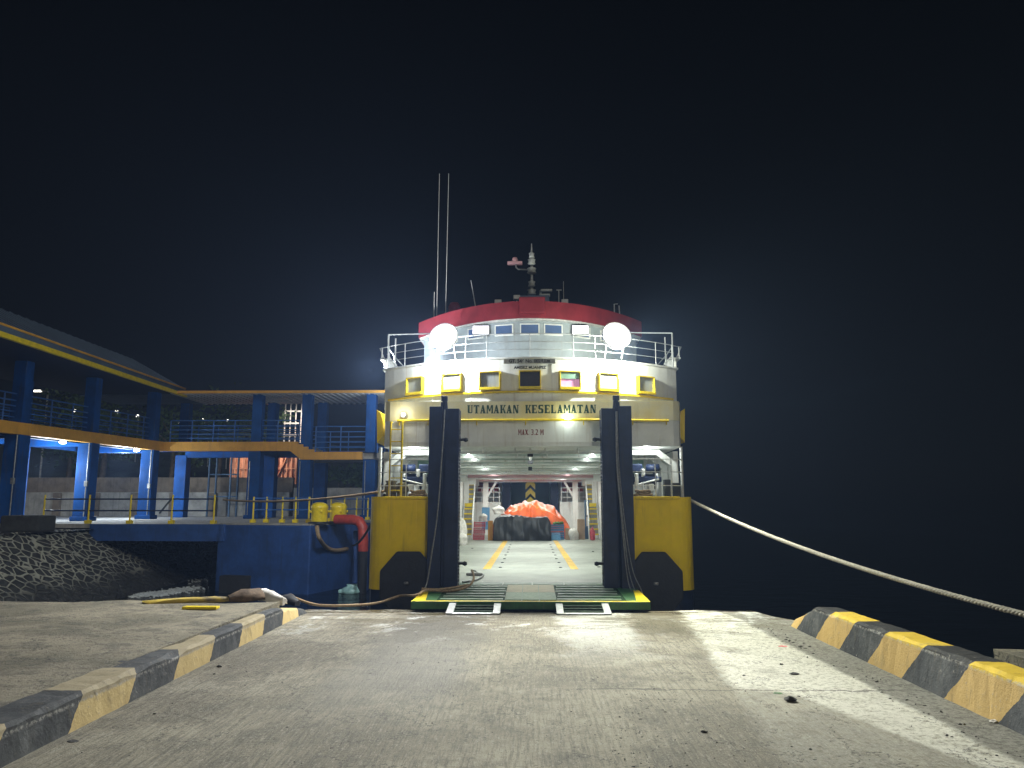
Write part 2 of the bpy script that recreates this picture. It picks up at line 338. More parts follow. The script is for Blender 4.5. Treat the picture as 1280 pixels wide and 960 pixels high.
def stone_mat():
    g = G('mortared_stone'); d = g.vor(2.9, st=(1.4, .95, 1.4)); n = g.noise(6, 5, .7); big = g.noise(.35, 3, .6)
    dd = g.ma('ADD', d, g.ma('MULTIPLY', g.ma('SUBTRACT', n, .5), .08))
    mort = g.ma('SUBTRACT', 1, g.step(dd, .055, .10))
    mort = g.ma('MULTIPLY', mort, g.step(g.ma('ADD', g.z, g.ma('MULTIPLY', big, 1.1)), -.25, .35))
    st = g.mix(g.step(n, .35, .65), (.022, .022, .022), (.05, .05, .045))
    g.bump(g.ma('ADD', g.step(d, 0, .2), g.ma('MULTIPLY', n, .3)), .9, .09)
    return g.done(g.mix(mort, st, (.40, .39, .31)), .85)
def sea_mat():
    g = G('dark_sea_water'); a = g.noise(.9, 4, .55, st=(1, 1.6, 1)); b = g.noise(4.5, 4, .6, st=(1, 1.8, 1))
    g.bump(g.ma('ADD', a, g.ma('MULTIPLY', b, .3)), .55, .18)
    g.b.inputs['IOR'].default_value = 1.33
    return g.done((.004, .008, .009), .08)
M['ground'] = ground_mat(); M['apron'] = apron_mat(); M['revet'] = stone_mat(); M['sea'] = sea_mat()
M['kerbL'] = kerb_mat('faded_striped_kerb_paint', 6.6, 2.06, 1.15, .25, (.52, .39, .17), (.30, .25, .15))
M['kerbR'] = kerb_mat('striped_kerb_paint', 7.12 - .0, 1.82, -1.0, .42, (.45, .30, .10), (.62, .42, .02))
M['floodL'] = emis('cool_floodlight_glow', (.86, .92, 1), 130)
M['floodR'] = emis('greenish_floodlight_glow', (.97, 1, .84), 130)
M['eave'] = emis('eave_lamp_glow', (.95, .90, 1), 7)
M['tubeglow'] = emis('fluorescent_tube_glow', (.93, 1, .95), 24)
M['bulb'] = emis('pier_bulb_glow', (.85, .95, 1), 40)
M['far'] = emis('far_lamp_glow', (1, .95, .82), 5)
M['faint'] = emis('faint_lamp_glow', (.9, .95, 1), .35)
M['orangelamp'] = emis('orange_lamp_glow', (1, .35, .08), 6)

# ------------------------------------------------------------------ setting
sea = put('sea', MB().add([(-400, -60, -1.1), (400, -60, -1.1), (400, 700, -1.1), (-400, 700, -1.1)], [(0, 1, 2, 3)]), M['sea']); tag(sea, 'dark night sea around the ferry', 'sea', kind='structure')
def sheet(xs_of_y, ys, zf, thick, edge=.0, nx=10):
    """slab with an irregular far edge; xs_of_y gives left/right limits"""
    mb = MB(); rows = []
    for i, y in enumerate(ys):
        x0, x1 = xs_of_y(y)
        rows.append([(x0 + (x1 - x0) * k / nx, y + (edge * sin(k * 2.3 + 1) + edge * .6 * sin(k * 5.1) if i == len(ys) - 1 else 0)) for k in range(nx + 1)])
    vs = [(x, y, zf(x, y)) for r in rows for x, y in r]; n = nx + 1
    fs = [(i * n + k, i * n + k + 1, (i + 1) * n + k + 1, (i + 1) * n + k) for i in range(len(rows) - 1) for k in range(nx)]
    mb.add(vs, fs)
    last = rows[-1]
    for k in range(nx):
        a, b = last[k], last[k + 1]
        mb.add([(a[0], a[1], zf(*a)), (b[0], b[1], zf(*b)), (b[0], b[1], -thick), (a[0], a[1], -thick)], [(0, 1, 2, 3)])
    # right and left flanks
    for side in (0, nx):
        for i in range(len(rows) - 1):
            a, b = rows[i][side], rows[i + 1][side]
            mb.add([(a[0], a[1], zf(*a)), (b[0], b[1], zf(*b)), (b[0], b[1], -thick), (a[0], a[1], -thick)], [(0, 1, 2, 3)])
    return mb
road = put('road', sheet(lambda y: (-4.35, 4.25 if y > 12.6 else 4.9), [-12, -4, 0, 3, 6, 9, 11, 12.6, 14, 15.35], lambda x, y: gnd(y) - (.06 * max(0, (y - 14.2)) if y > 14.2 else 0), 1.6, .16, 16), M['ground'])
tag(road, 'broomed concrete slipway leading down to the ferry ramp', 'slipway', kind='structure')
apron = put('quay_apron', sheet(lambda y: (-16, -4.2), [-12, -4, 2, 6, 9, 11, 13.0], lambda x, y: .2 + .02 * sin(x * 1.7), 1.6, .12, 14), M['apron'])
tag(apron, 'rough concrete quay apron left of the striped kerb', 'quay', kind='structure')
aprR = put('quay_ledge', sheet(lambda y: (4.75, 9), [-12, 0, 5, 8.3], lambda x, y: .33, 1.6, .05, 6), M['apron'])
tag(aprR, 'low brown concrete ledge behind the right kerb', 'quay ledge', kind='structure')

def kerb(name, x, dirn, y0, y1, h, wt, batter, mt, taper, label):
    mb = MB(); n = int((y1 - y0) / .12); prof = None; rows = []
    for i in range(n + 1):
        y = y0 + (y1 - y0) * i / n
        t = min(1, (y1 - y) / taper) if taper else 1
        hh = h * (.25 + .75 * t) if taper else h
        j = lambda a: random.uniform(-a, a)
        xo = x + (-.033 * (y - 6) if dirn > 0 else .02 * (y - 7)) + (dirn * -.0)
        g0 = gnd(y)
        er = noise.noise(V((y * 2.1, dirn * 5, 0))); c = .022 + max(0, er) * .07 + abs(j(.012)); hh -= max(0, noise.noise(V((y * 1.1, 9, dirn)))) * .025
        d = -dirn                     # outward from the road
        rows.append([(xo + j(.006), y, g0 - .05), (xo + d * batter * .9 + j(.006), y, g0 + hh - c), (xo + d * (batter + c), y, g0 + hh + j(.005)),
                     (xo + d * (batter + wt), y, g0 + hh + j(.005)), (xo + d * (batter + wt + .01), y, g0 - .3)])
    m = len(rows[0]); vs = [p for r in rows for p in r]
    fs = [(i * m + k, i * m + k + 1, (i + 1) * m + k + 1, (i + 1) * m + k) for i in range(n) for k in range(m - 1)]
    fs += [tuple(range(m)), tuple(n * m + k for k in range(m))]
    mb.add(vs, fs)
    o = put(name, mb, mt); return tag(o, label, 'kerb')
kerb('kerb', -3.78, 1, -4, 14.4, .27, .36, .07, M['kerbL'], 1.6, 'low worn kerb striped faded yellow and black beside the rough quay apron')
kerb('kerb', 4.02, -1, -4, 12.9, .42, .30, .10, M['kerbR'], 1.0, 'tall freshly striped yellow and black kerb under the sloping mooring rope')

# ------------------------------------------------------------------ ferry
ship = thing('ferry', (0, 30, -1.1), 'white and yellow car ferry with open bow ramp and bright floodlights', 'ferry')
def sp(name, mb, m, parent=None, bevel=0): return put(name, mb, m, parent or ship, bevel)
def arcY(X, y0=17.3, d=1.45, hw=3.55): return y0 + d * (X / hw) ** 2
def arc_plan(hw, y0, d, ref, yb, n=28):
    return [(-hw + 2 * hw * i / n, arcY(-hw + 2 * hw * i / n, y0, d, ref)) for i in range(n + 1)] + [(hw, yb), (-hw, yb)]

# hull shell: side plates, keel front, deck
hull = MB()
for s in (-1, 1):
    hull.box(*sorted((s * 3.48, s * 3.6)), 18.2, 50, -2, 1.95)
    hull.box(*sorted((s * 3.48, s * 3.6)), 18.9, 50, 1.95, 3.07)
hull.box(-3.5, 3.5, 50, 50.2, -2, 3.4)
hull.box(-3.47, 3.47, 17.6, 49.9, -2, -.05)
sp('hull', hull, M['white'])
low = MB()
for s in (-1, 1):
    pl = [(s * 1.66, 17.12), (s * 3.2, 17.12), (s * 3.52, 17.35), (s * 3.66, 17.9), (s * 3.66, 40), (s * 3.62, 40), (s * 3.6, 18), (s * 3.4, 17.6), (s * 1.66, 17.3)]
    low.prism(pl if s > 0 else pl[::-1], -2, .0)
low.box(-1.66, 1.66, 17.14, 17.5, -2, -.02)
sp('waterline_plate', low, M['navy'])
for s in (-1, 1):                               # yellow bow shoulders
    pts = [(2.22, 17.0)] + [(3.2 + .36 * sin(a), 17.36 - .36 * cos(a)) for a in [R(q) for q in range(0, 91, 15)]] + [(3.57, 18.6), (3.5, 18.6), (3.45, 17.4), (3.2, 17.12), (2.22, 17.12)]
    pts = [(s * x, y) for x, y in pts]
    o = sp('bow_shoulder', MB().prism(pts, -.03, 1.96 if s < 0 else 1.95), M['yellow'])
    o['label'] = 'yellow bow shoulder plate with octagonal fender, ' + ('by the blue dolphin' if s < 0 else 'by the pale mooring rope')
    # deck of the shoulder and inner casing
    fl_ = [(1.68, 17.13), (3.46, 17.13), (3.46, 20.6), (2.06, 20.6), (1.72, 17.6)]
    sp('mooring_deck', MB().prism([(s * x, y) for x, y in fl_], 1.80, 1.90), M['deck'])
    ca = [(1.70, 17.6), (2.04, 20.6), (3.46, 20.6), (3.46, 20.66), (2.0, 20.66), (1.64, 17.6)]
    sp('casing', MB().prism([(s * x, y) for x, y in ca], .05, 1.797), M['white'])
    se = MB()
    for x in (2.5, 3.05): se.box(*sorted((s * (x - .007), s * (x + .007))), 16.992, 17.0, .86, 1.93)
    se.box(*sorted((s * 2.24, s * 3.2)), 16.990, 17.0, 1.30, 1.313)
    sp('plate_seam', se, M['yellow'], o)
    sp('rub_rail', MB().bbox(*sorted((s * 2.23, s * 3.25)), 16.95, 17.0, 1.90, 1.965, .015), M['yellow'], o)
    # octagonal fender in two layers
    cx = s * 2.64; zc = .10
    oc = lambda r, sq: [(cx + r * cos(R(22.5 + 45 * k)) * sq, zc + r * sin(R(22.5 + 45 * k))) for k in range(8)]
    fo = sp('fender', MB().xprism(oc(.74, .88), 16.86, 16.998), M['black'], bevel=.03)
    sp('lug', MB().bbox(cx + s * .02 - .05, cx + s * .02 + .05, 16.80, 16.9, zc + .0, zc + .06, .02), M['chain'], fo)
deck = sp('car_deck', MB().box(-3.47, 3.47, 17.2, 49.9, -.04, .06), M['deck'])
for s in (-1, 1):
    sp('lane_marking', MB().box(s * 1.19 - .105, s * 1.19 + .105, 21.3, 40, .06, .0645), M['lane'], deck)
sp('stop_marking', MB().box(-1.18, 1.18, 21.24, 21.29, .06, .0645), M['rail'], deck)
sp('threshold_plate', MB().bbox(-1.62, -.62, 17.25, 17.62, .062, .075, .004).bbox(-.6, .02, 17.25, 17.62, .062, .075, .004).bbox(.05, .72, 17.25, 17.62, .062, .075, .004).bbox(.75, 1.6, 17.25, 17.62, .062, .075, .004), M['green'], deck)
LP = []
for x in (-.85, .85):
    for k in range(8):
        y = 21.8 + k * 1.7 + .1 * (k % 2); xx = x + random.uniform(-.03, .03)
        LP.append((xx, y))
for x, y in ((-2.2, 23), (2.2, 24), (2.3, 29), (-2.3, 31), (1.9, 22)): LP.append((x, y))
for x, y in LP: sp('lashing_point', MB().lathe([(.05, 0), (.04, .015), (.02, .02)], (x, y, .061), 10), M['black'], deck)

# ramp
ramp = sp('bow_ramp', MB().yprism([(14.78, -.14), (14.78, .0), (17.16, .075), (17.16, -.06), (15.0, -.14)], -2.24, 2.22), M['green'], bevel=.008)
def rz(y): return (y - 14.78) * .075 / 2.38
def rsheet(mb, pts, h=.006, t=.004):
    n = len(pts); vs = [(x, y, rz(y) + .001) for x, y in pts] + [(x, y, rz(y) + h) for x, y in pts]
    return mb.add(vs, [tuple(range(n - 1, -1, -1)), tuple(range(n, 2 * n))] + [(i, (i + 1) % n, n + (i + 1) % n, n + i) for i in range(n)])
e = MB(); rsheet(e, [(-2.24, 14.79), (2.22, 14.79), (2.22, 14.87), (-2.24, 14.87)])
for s in (-1, 1): rsheet(e, [(s * 2.22, 14.88), (s * 2.22, 16.3), (s * 2.1, 16.3), (s * 1.98, 14.88)][::s])
sp('edge_marking', e, M['trim'], ramp)
for x0, x1 in ((-1.72, -.5), (.5, 1.74)):
    g_ = MB()
    for k in range(6):
        y = 14.98 + k * .345
        g_.box(x0 + .02 * (k % 3), x1 - .03 * ((k + 1) % 2), y, y + .13, rz(y) + .002, rz(y) + .016)
    rsh = MB(); rsheet(rsh, [(x0 - .06, 14.93), (x1 + .06, 14.93), (x1 + .06, 17.05), (x0 - .06, 17.05)], .0018)
    sp('grip_panel', rsh, M['griddark'], ramp)
    sp('grip_bars', g_, M['worn'], ramp)
c_ = MB(); 
for k in range(3):
    x0 = -.49 + k * .33; rsheet(c_, [(x0, 14.9), (x0 + .315, 14.9), (x0 + .315, 15.85), (x0, 15.85)], .02)
sp('centre_plate', c_, M['worngreen'], ramp)
c_ = MB()
for k in range(3):
    x0 = -.49 + k * .33; rsheet(c_, [(x0, 15.87), (x0 + .315, 15.87), (x0 + .315, 16.95), (x0, 16.95)], .02)
sp('centre_plate', c_, M['worncream'], ramp)
for x0, x1 in ((-1.52, -.55), (.46, 1.44)):
    fz = lambda y: -.02 - (14.78 - y) * .16
    fl = MB().bbox(x0, x0 + .13, 14.14, 14.775, -.05, .0, .008, Matrix.Translation((0, 14.775, -.02)) @ Matrix.Rotation(R(9), 4, 'X') @ Matrix.Translation((0, -14.775, 0)))
    mm = Matrix.Translation((0, 14.775, -.02)) @ Matrix.Rotation(R(9), 4, 'X') @ Matrix.Translation((0, -14.775, 0))
    fl.bbox(x1 - .13, x1, 14.14, 14.775, -.05, .0, .008, mm); fl.bbox(x0 + .13, x1 - .13, 14.14, 14.2, -.05, -.005, .006, mm)
    fo = sp('ramp_flap', fl, M['galv'], ramp)
    q = MB()
    for k in range(3): q.box(x0 + .13, x1 - .13, 14.27 + k * .17, 14.34 + k * .17, -.045, -.01, mm)
    sp('flap_slats', q, M['slat'], fo); sp('flap_plate', MB().box(x0 + .13, x1 - .13, 14.2, 14.76, -.06, -.05, mm), M['griddark'], fo)

# guide posts of the bow door (navy, two leaves with a centre rod)
for s in (-1, 1):
    a, b = (1.545, 2.19)
    po = MB().bbox(*sorted((s * a, s * (a + .30))), 16.62, 17.1, -.02, 3.86, .015).bbox(*sorted((s * (a + .36), s * b)), 16.56, 17.1, -.02, 3.90, .015)
    po.box(*sorted((s * (a + .30), s * (a + .36))), 16.72, 17.05, -.02, 3.84)
    p_ = sp('door_post', po, M['navy'])
    r_ = MB().tube([(s * 1.875, 16.66, 3.0), (s * 1.875, 16.66, 4.12)], .045, 10).tube([(s * 1.80, 16.66, 3.6), (s * 1.84, 16.66, 4.02)], .03, 8).tube([(s * 1.95, 16.66, 3.6), (s * 1.92, 16.66, 4.0)], .03, 8).bbox(s * 1.875 - .07, s * 1.875 + .07, 16.62, 16.72, 4.03, 4.14, .015)
    sp('lifting_rod', r_, M['navy'], p_)
    ch = MB()
    for k in range(46):
        z = .05 + k * .075; ch.lathe([(.0, -.035), (.012, -.02), (.016, 0), (.012, .02), (.0, .035)], (s * 1.53, 16.72 + .02 * (k % 2), z), 6)
    sp('chain', ch, M['chain'], p_)
    for z in (3.18, .55): sp('hinge_lug', MB().tube([(s * 1.54, 16.7, z), (s * 1.40, 16.7, z + .01)], .03, 8).lathe([(.0, -.05), (.05, -.03), (.05, .03), (0, .05)], (s * 1.40, 16.7, z), 10), M['black'], p_)

# visor beam over the bow opening, lettering
vis = MB()
vp = [(-3.36, 17.62), (-3.30, 17.36), (-3.18, 17.27), (3.22, 17.27), (3.36, 17.36), (3.44, 17.62), (3.44, 19.6), (-3.36, 19.6)]
visor = sp('visor_beam', MB().prism(vp, 3.66, 4.10), M['band'])
vlow = sp('visor_skirt', MB().prism([(x * .998, y + .012) for x, y in vp], 3.08, 3.66), M['cream'])
pp = MB().tube([(-3.0, 17.2, 3.66), (-1.2, 17.19, 3.665), (1.4, 17.19, 3.665), (3.1, 17.2, 3.64)], .028, 8)
for x in (-2.95, -2.3, -1.2, -.1, 1.2, 2.3, 3.05): pp.tube([(x, 17.2, 3.66), (x, 17.275, 3.66)], .022, 6).tube([(x, 17.21, 3.65), (x, 17.21, 3.55)], .015, 6)
sp('yellow_pipe', pp, M['trim'], visor)
for s in (-1, 1):
    sp('corner_plate', MB().xprism([(s * 3.42, 3.35), (s * 3.55, 3.2), (s * 3.58, 3.98), (s * 3.50, 3.92), (s * 3.43, 3.7)], 17.75, 18.9), M['yellow'], visor)
GL = {
 'U': [((.3, .8), (1.6, .8), (1.6, 6), (.3, 6)), ((2.9, .8), (3.6, .8), (3.6, 6), (2.9, 6)), ((.6, .2), (3.2, .2), (3.6, .9), (.3, .9)), ((0, 5.5), (1.9, 5.5), (1.9, 6), (0, 6)), ((2.4, 5.5), (4, 5.5), (4, 6), (2.4, 6))],
 'T': [((1.3, 0), (2.7, 0), (2.7, 6), (1.3, 6)), ((0, 5.1), (4, 5.1), (4, 6), (0, 6)), ((.8, 0), (3.2, 0), (3.2, .5), (.8, .5)), ((0, 4.2), (.5, 4.7), (.5, 6), (0, 6)), ((3.5, 4.7), (4, 4.2), (4, 6), (3.5, 6))],
 'A': [((.2, 0), (1.0, 0), (2.3, 6), (1.6, 6)), ((2.2, 0), (3.8, 0), (2.5, 6), (1.5, 6)), ((.9, 1.5), (3, 1.5), (2.8, 2.3), (1.1, 2.3)), ((-.1, 0), (1.4, 0), (1.4, .5), (-.1, .5)), ((1.9, 0), (4.1, 0), (4.1, .5), (1.9, .5))],
 'M': [((.2, 0), (1.0, 0), (1.0, 6), (.2, 6)), ((3.6, 0), (4.7, 0), (4.7, 6), (3.6, 6)), ((.2, 6), (1.5, 6), (2.7, 1.4), (2.0, 1.4)), ((2.0, 1.4), (2.7, 1.4), (4.0, 6), (3.4, 6)), ((-.1, 0), (1.3, 0), (1.3, .5), (-.1, .5)), ((3.3, 0), (5, 0), (5, .5), (3.3, .5))],
 'K': [((.3, 0), (1.7, 0), (1.7, 6), (.3, 6)), ((1.6, 2.4), (2.3, 2.4), (4, 6), (3.1, 6)), ((2.0, 3.4), (2.6, 4.1), (4.2, 0), (2.8, 0)), ((0, 0), (2, 0), (2, .5), (0, .5)), ((0, 5.5), (2, 5.5), (2, 6), (0, 6)), ((2.5, 5.5), (4.2, 5.5), (4.2, 6), (2.5, 6))],
 'N': [((.3, 0), (1, 0), (1, 6), (.3, 6)), ((3.2, 0), (3.9, 0), (3.9, 6), (3.2, 6)), ((.3, 6), (1.7, 6), (3.9, 0), (2.6, 0)), ((0, 0), (1.4, 0), (1.4, .5), (0, .5)), ((2.7, 5.5), (4.3, 5.5), (4.3, 6), (2.7, 6))],
 'E': [((.3, 0), (1.7, 0), (1.7, 6), (.3, 6)), ((0, 0), (3.8, 0), (3.8, .7), (0, .7)), ((0, 5.3), (3.7, 5.3), (3.7, 6), (0, 6)), ((1.6, 2.7), (2.9, 2.7), (2.9, 3.4), (1.6, 3.4)), ((3.2, 0), (3.8, 0), (3.8, 1.9), (3.4, 1.2)), ((3.2, 4.6), (3.7, 4.2), (3.7, 6), (3.2, 6))],
 'S': [((.2, 5.2), (3.7, 5.2), (3.4, 6), (.7, 6)), ((.2, 3.1), (1.6, 3.3), (1.6, 5.4), (.2, 5.4)), ((.3, 3.6), (3, 3.6), (3.7, 2.6), (1, 2.6)), ((2.3, .5), (3.8, .5), (3.8, 2.9), (2.3, 2.9)), ((.4, 0), (3.4, 0), (3.8, .8), (.2, .8)), ((.1, .1), (.5, .1), (.5, 1.9), (.1, 1.9)), ((3.3, 4.3), (3.7, 4.3), (3.7, 6), (3.3, 6))],
 'L': [((.3, 0), (1.7, 0), (1.7, 6), (.3, 6)), ((0, 0), (3.7, 0), (3.7, .7), (0, .7)), ((0, 5.5), (2, 5.5), (2, 6), (0, 6)), ((3.2, 0), (3.7, 0), (3.7, 2.2), (3.3, 1.5))],
 'X': [((0, 0), (1.0, 0), (4, 6), (3.1, 6)), ((2.6, 0), (4.2, 0), (1.6, 6), (0, 6))],
 '.': [((.2, 0), (1.1, 0), (1.1, 1), (.2, 1))],
 '3': [((.2, 5.2), (3, 5.2), (3, 6), (.2, 6)), ((1, 2.7), (3, 2.7), (3, 3.5), (1, 3.5)), ((.2, 0), (3, 0), (3, .8), (.2, .8)), ((2.3, .4), (3.4, .4), (3.4, 5.6), (2.3, 5.6))],
 '2': [((.2, 5.2), (3, 5.2), (3, 6), (.2, 6)), ((2.3, 3.4), (3.4, 3.4), (3.4, 5.7), (2.3, 5.7)), ((.2, .6), (1.4, .6), (3.4, 3.6), (2.4, 3.6)), ((.1, 0), (3.6, 0), (3.6, .9), (.1, .9))],
}
def lettering(name, text, x0, x1, z, h, y, m, parent):
    adv = sum((2.2 if c == ' ' else 1.6 if c == '.' else 5.2 if c == 'M' else 4.6) for c in text)
    k = (x1 - x0) / adv; kz = h / 6; x = x0; mb = MB()
    for c in text:
        if c != ' ':
            for i, p in enumerate(GL[c]):
                e0 = .0025 + .0006 * i
                mb.add([(x + a * k, y - e0, z + b * kz) for a, b in p], [(0, 1, 2, 3)])
        x += (2.2 if c == ' ' else 1.6 if c == '.' else 5.2 if c == 'M' else 4.6) * k
    return put(name, mb, m, parent)
lettering('lettering', 'UTAMAKAN  KESELAMATAN', -1.42, 1.50, 3.825, .19, 17.27, M['lettergreen'], visor)
sk_ = MB()
for x in (-2.6, -1.1, .75, 2.0, 2.9): sk_.box(x - .007, x + .007, 17.272, 17.283, 3.1, 3.64)
sk_.box(-3.1, 3.15, 17.271, 17.283, 3.17, 3.182)
sp('plate_seam', sk_, M['cream'], vlow)
lettering('lettering', 'MAX. 3.2 M', -.27, .31, 3.335, .125, 17.282, M['letterred'], vlow)
lamp_ = MB().bbox(.78, .92, 17.14, 17.26, 3.68, 3.76, .015); sp('small_lamp', lamp_, M['tubeglow'], visor)
sp('small_lamp', MB().lathe([(.0, .0), (.06, .01), (.065, .05), (.0, .06)], (-2.86, 17.22, 3.78), 12, Matrix.Rotation(R(90), 4, 'X')), M['rail'], visor)

# accommodation front (curved) with seven windows
acc = sp('accommodation', MB().prism(arc_plan(3.6, 17.3, 1.45, 3.55, 44), 4.102, 5.08), M['cream'])
ledge = MB(); n = 30
for i in range(n):
    xa, xb = -3.5 + 7 * i / n, -3.5 + 7 * (i + 1) / n
    ya, yb = arcY(xa), arcY(xb)
    ledge.add([(xa, ya - .05, 4.30), (xb, yb - .05, 4.30), (xb, yb - .05, 4.345), (xa, ya - .05, 4.345), (xa, ya + .02, 4.30), (xb, yb + .02, 4.30), (xb, yb + .02, 4.345), (xa, ya + .02, 4.345)],
              [(0, 1, 2, 3), (3, 2, 6, 7), (1, 0, 4, 5)])
sp('yellow_ledge', ledge, M['trim'], acc)
for i, x in enumerate((-2.72, -1.79, -.90, 0.0, .90, 1.79, 2.72)):
    ang = math.atan(2 * 1.45 * x / 3.55 ** 2)
    m = Matrix.Translation((x, arcY(x), 0)) @ Matrix.Rotation(ang, 4, 'Z')
    fr = MB(); w = .25; z0, z1 = 4.37, 4.80; t = .026; d = .11
    fr.bbox(-w, w, -d - .02, .03, z0, z0 + .06, .008, m); fr.bbox(-w, w, -d, .03, z1 - t, z1, .008, m)
    fr.bbox(-w, -w + t, -d, .03, z0 + .06, z1 - t, .008, m); fr.bbox(w - t, w, -d, .03, z0 + .06, z1 - t, .008, m)
    wn = sp('window', fr, M['trim'], acc)
    pm = M['darkglass'] if i == 3 else M['pinkcurtain'] if i == 4 else M['curtain']
    sp('pane', MB().box(-w + t, w - t, -d * (.45 if i != 3 else .2), .0, z0 + .06, z1 - t, m), pm, wn)
    if i == 4: sp('blind', MB().box(-w + t + .005, w - t - .005, -.075, -.05, z0 + .25, z1 - t - .002, m), M['greenpane'], wn)
for x in (-.0 - 1.35, .50, 2.25, -2.3):
    seam = MB()
    m = Matrix.Translation((x, arcY(x), 0)) @ Matrix.Rotation(math.atan(2 * 1.45 * x / 3.55 ** 2), 4, 'Z'); seam.box(-.008, .008, -.012, .01, 4.12, 5.07, m); sp('weld_seam', seam, M['white'], acc)
sg = sp('sign_plate', MB().bbox(-.60, .58, 17.20, 17.235, 4.955, 5.065, .006), M['signgrey'], acc)
def text(body, size, loc, m, parent, sx=1):
    c = bpy.data.curves.new('lettering', 'FONT'); c.body = body; c.size = size; c.align_x = 'CENTER'; c.align_y = 'CENTER'; c.extrude = .002; c.offset = .004
    tmp = bpy.data.objects.new('tmp_text', c); COL.objects.link(tmp)
    me = bpy.data.meshes.new_from_object(tmp.evaluated_get(bpy.context.evaluated_depsgraph_get())); bpy.data.objects.remove(tmp)
    M4 = Matrix.Translation(loc) @ Matrix.Rotation(R(90), 4, 'X') @ Matrix.Diagonal((sx, 1, 1, 1))
    me.transform(M4); me.materials.clear(); me.materials.append(m)
    o = bpy.data.objects.new('lettering', me); COL.objects.link(o); o.parent = parent; o.matrix_parent_inverse = W[parent].inverted(); W[o] = Matrix.Identity(4); return o
text('GT. 546 No. 002/LLm', .105, (-.01, 17.193, 5.01), M['letterdark'], sg, 1.0)
text('AMESEZ MUANPSZ', .088, (.0, 17.27, 4.875), M['letterdark'], acc, .98)

# upper deck edge, railing
ud = sp('upper_deck', MB().prism(arc_plan(3.66, 17.24, 1.45, 3.55, 30), 5.082, 5.12), M['cream'])
def rail_run(pts, z0, hs, post_every=1, r=.016):
    mb = MB()
    for h in hs: mb.tube([(x, y, z0 + h) for x, y in pts], r if h == hs[-1] else r * .8, 6)
    for i in range(0, len(pts), post_every): mb.tube([(pts[i][0], pts[i][1], z0), (pts[i][0], pts[i][1], z0 + hs[-1])], r, 6)
    return mb
xs = [-3.55, -3.2, -2.7, -2.25, -1.6, -1.1, -.55, 0, .55, 1.1, 1.6, 2.25, 2.7, 3.2, 3.55]
fine = [(-3.55 + 7.1 * i / 42, arcY(-3.55 + 7.1 * i / 42, 17.31)) for i in range(43)]
rl = MB()
for h in (.19, .37, .56): rl.tube([(x, y, 5.12 + h) for x, y in fine], .011 if h > .5 else .008, 6)
for x in (-3.5, -3.05, -1.5, -1.0, 0.0, 1.0, 1.52, 3.05, 3.5): rl.tube([(x, arcY(x, 17.31), 5.12), (x, arcY(x, 17.31), 5.68)], .012, 6)
for s in (-1, 1):
    pts = [(s * 3.55, arcY(3.55, 17.31)), (s * 3.6, 20), (s * 3.6, 23), (s * 3.6, 27)]
    for h in (.19, .37, .56): rl.tube([(x, y, 5.12 + h) for x, y in pts], .014, 6)
    for x, y in pts[1:]: rl.tube([(x, y, 5.12), (x, y, 5.68)], .016, 6)
sp('railing', rl, M['raildim'], ud)
for s in (-1, 1):                           # bridge wings
    wg = MB().bbox(*sorted((s * 3.5, s * 3.64)), 18.85, 19.6, 5.12, 5.36, .02).bbox(*sorted((s * 3.46, s * 3.74)), 18.82, 19.65, 5.36, 5.39, .01)
    sp('bridge_wing', wg, M['cream'], ud)
    if s < 0: sp('added_wing_lamp', MB().bbox(-3.72, -3.66, 19.2, 19.3, 5.28, 5.35, .012), M['eave'], ud)  # added fixture to go with the side fill light
    st = MB().tube([(s * 3.52, 18.7, 5.12), (s * 3.52, 18.7, 5.98)], .020, 8).tube([(s * 3.36, 18.8, 5.12), (s * 3.36, 18.8, 5.9)], .016, 8)
    st.tube([(s * 3.52, 18.7, 5.98), (s * 2.6, 19.6, 6.2)], .016, 8).tube([(s * 3.5, 18.75, 5.68), (s * 3.76, 18.85, 5.66), (s * 3.6, 18.8, 5.3)], .014, 8).tube([(s * 3.7, 18.82, 5.40), (s * 3.7, 18.82, 5.66)], .018, 6)
    sp('wing_frame', st, M['raildim'], ud)

# floodlights on the rail
FX = 1.93
for s in (-1, 1):
    tilt = Matrix.Translation((s * FX, 16.98, 5.50)) @ Matrix.Rotation(R(s * 14), 4, 'Z') @ Matrix.Rotation(R(90 - 18), 4, 'X')
    fl = sp('floodlight', MB().lathe([(.08, -.16), (.18, -.13), (.30, -.02), (.345, .10), (.335, .115), (.27, -.01), (.14, -.06), (.0, -.065)], (0, 0, 0), 28, tilt), M['reflector'], ud)
    sp('bracket', MB().tube([(s * FX - .2, 17.1, 5.45), (s * FX - .2, 17.3, 5.25), (s * FX - .2, 17.62, 5.14)], .018, 6).tube([(s * FX + .2, 17.1, 5.45), (s * FX + .2, 17.3, 5.25), (s * FX + .2, 17.62, 5.14)], .018, 6), M['galv'], fl)
    sp('lens', MB().lathe([(.0, -.05), (.11, -.05), (.17, .0), (.19, .06), (.15, .12), (.08, .15), (.0, .16)], (0, 0, 0), 24, tilt), M['floodL' if s < 0 else 'floodR'], fl)

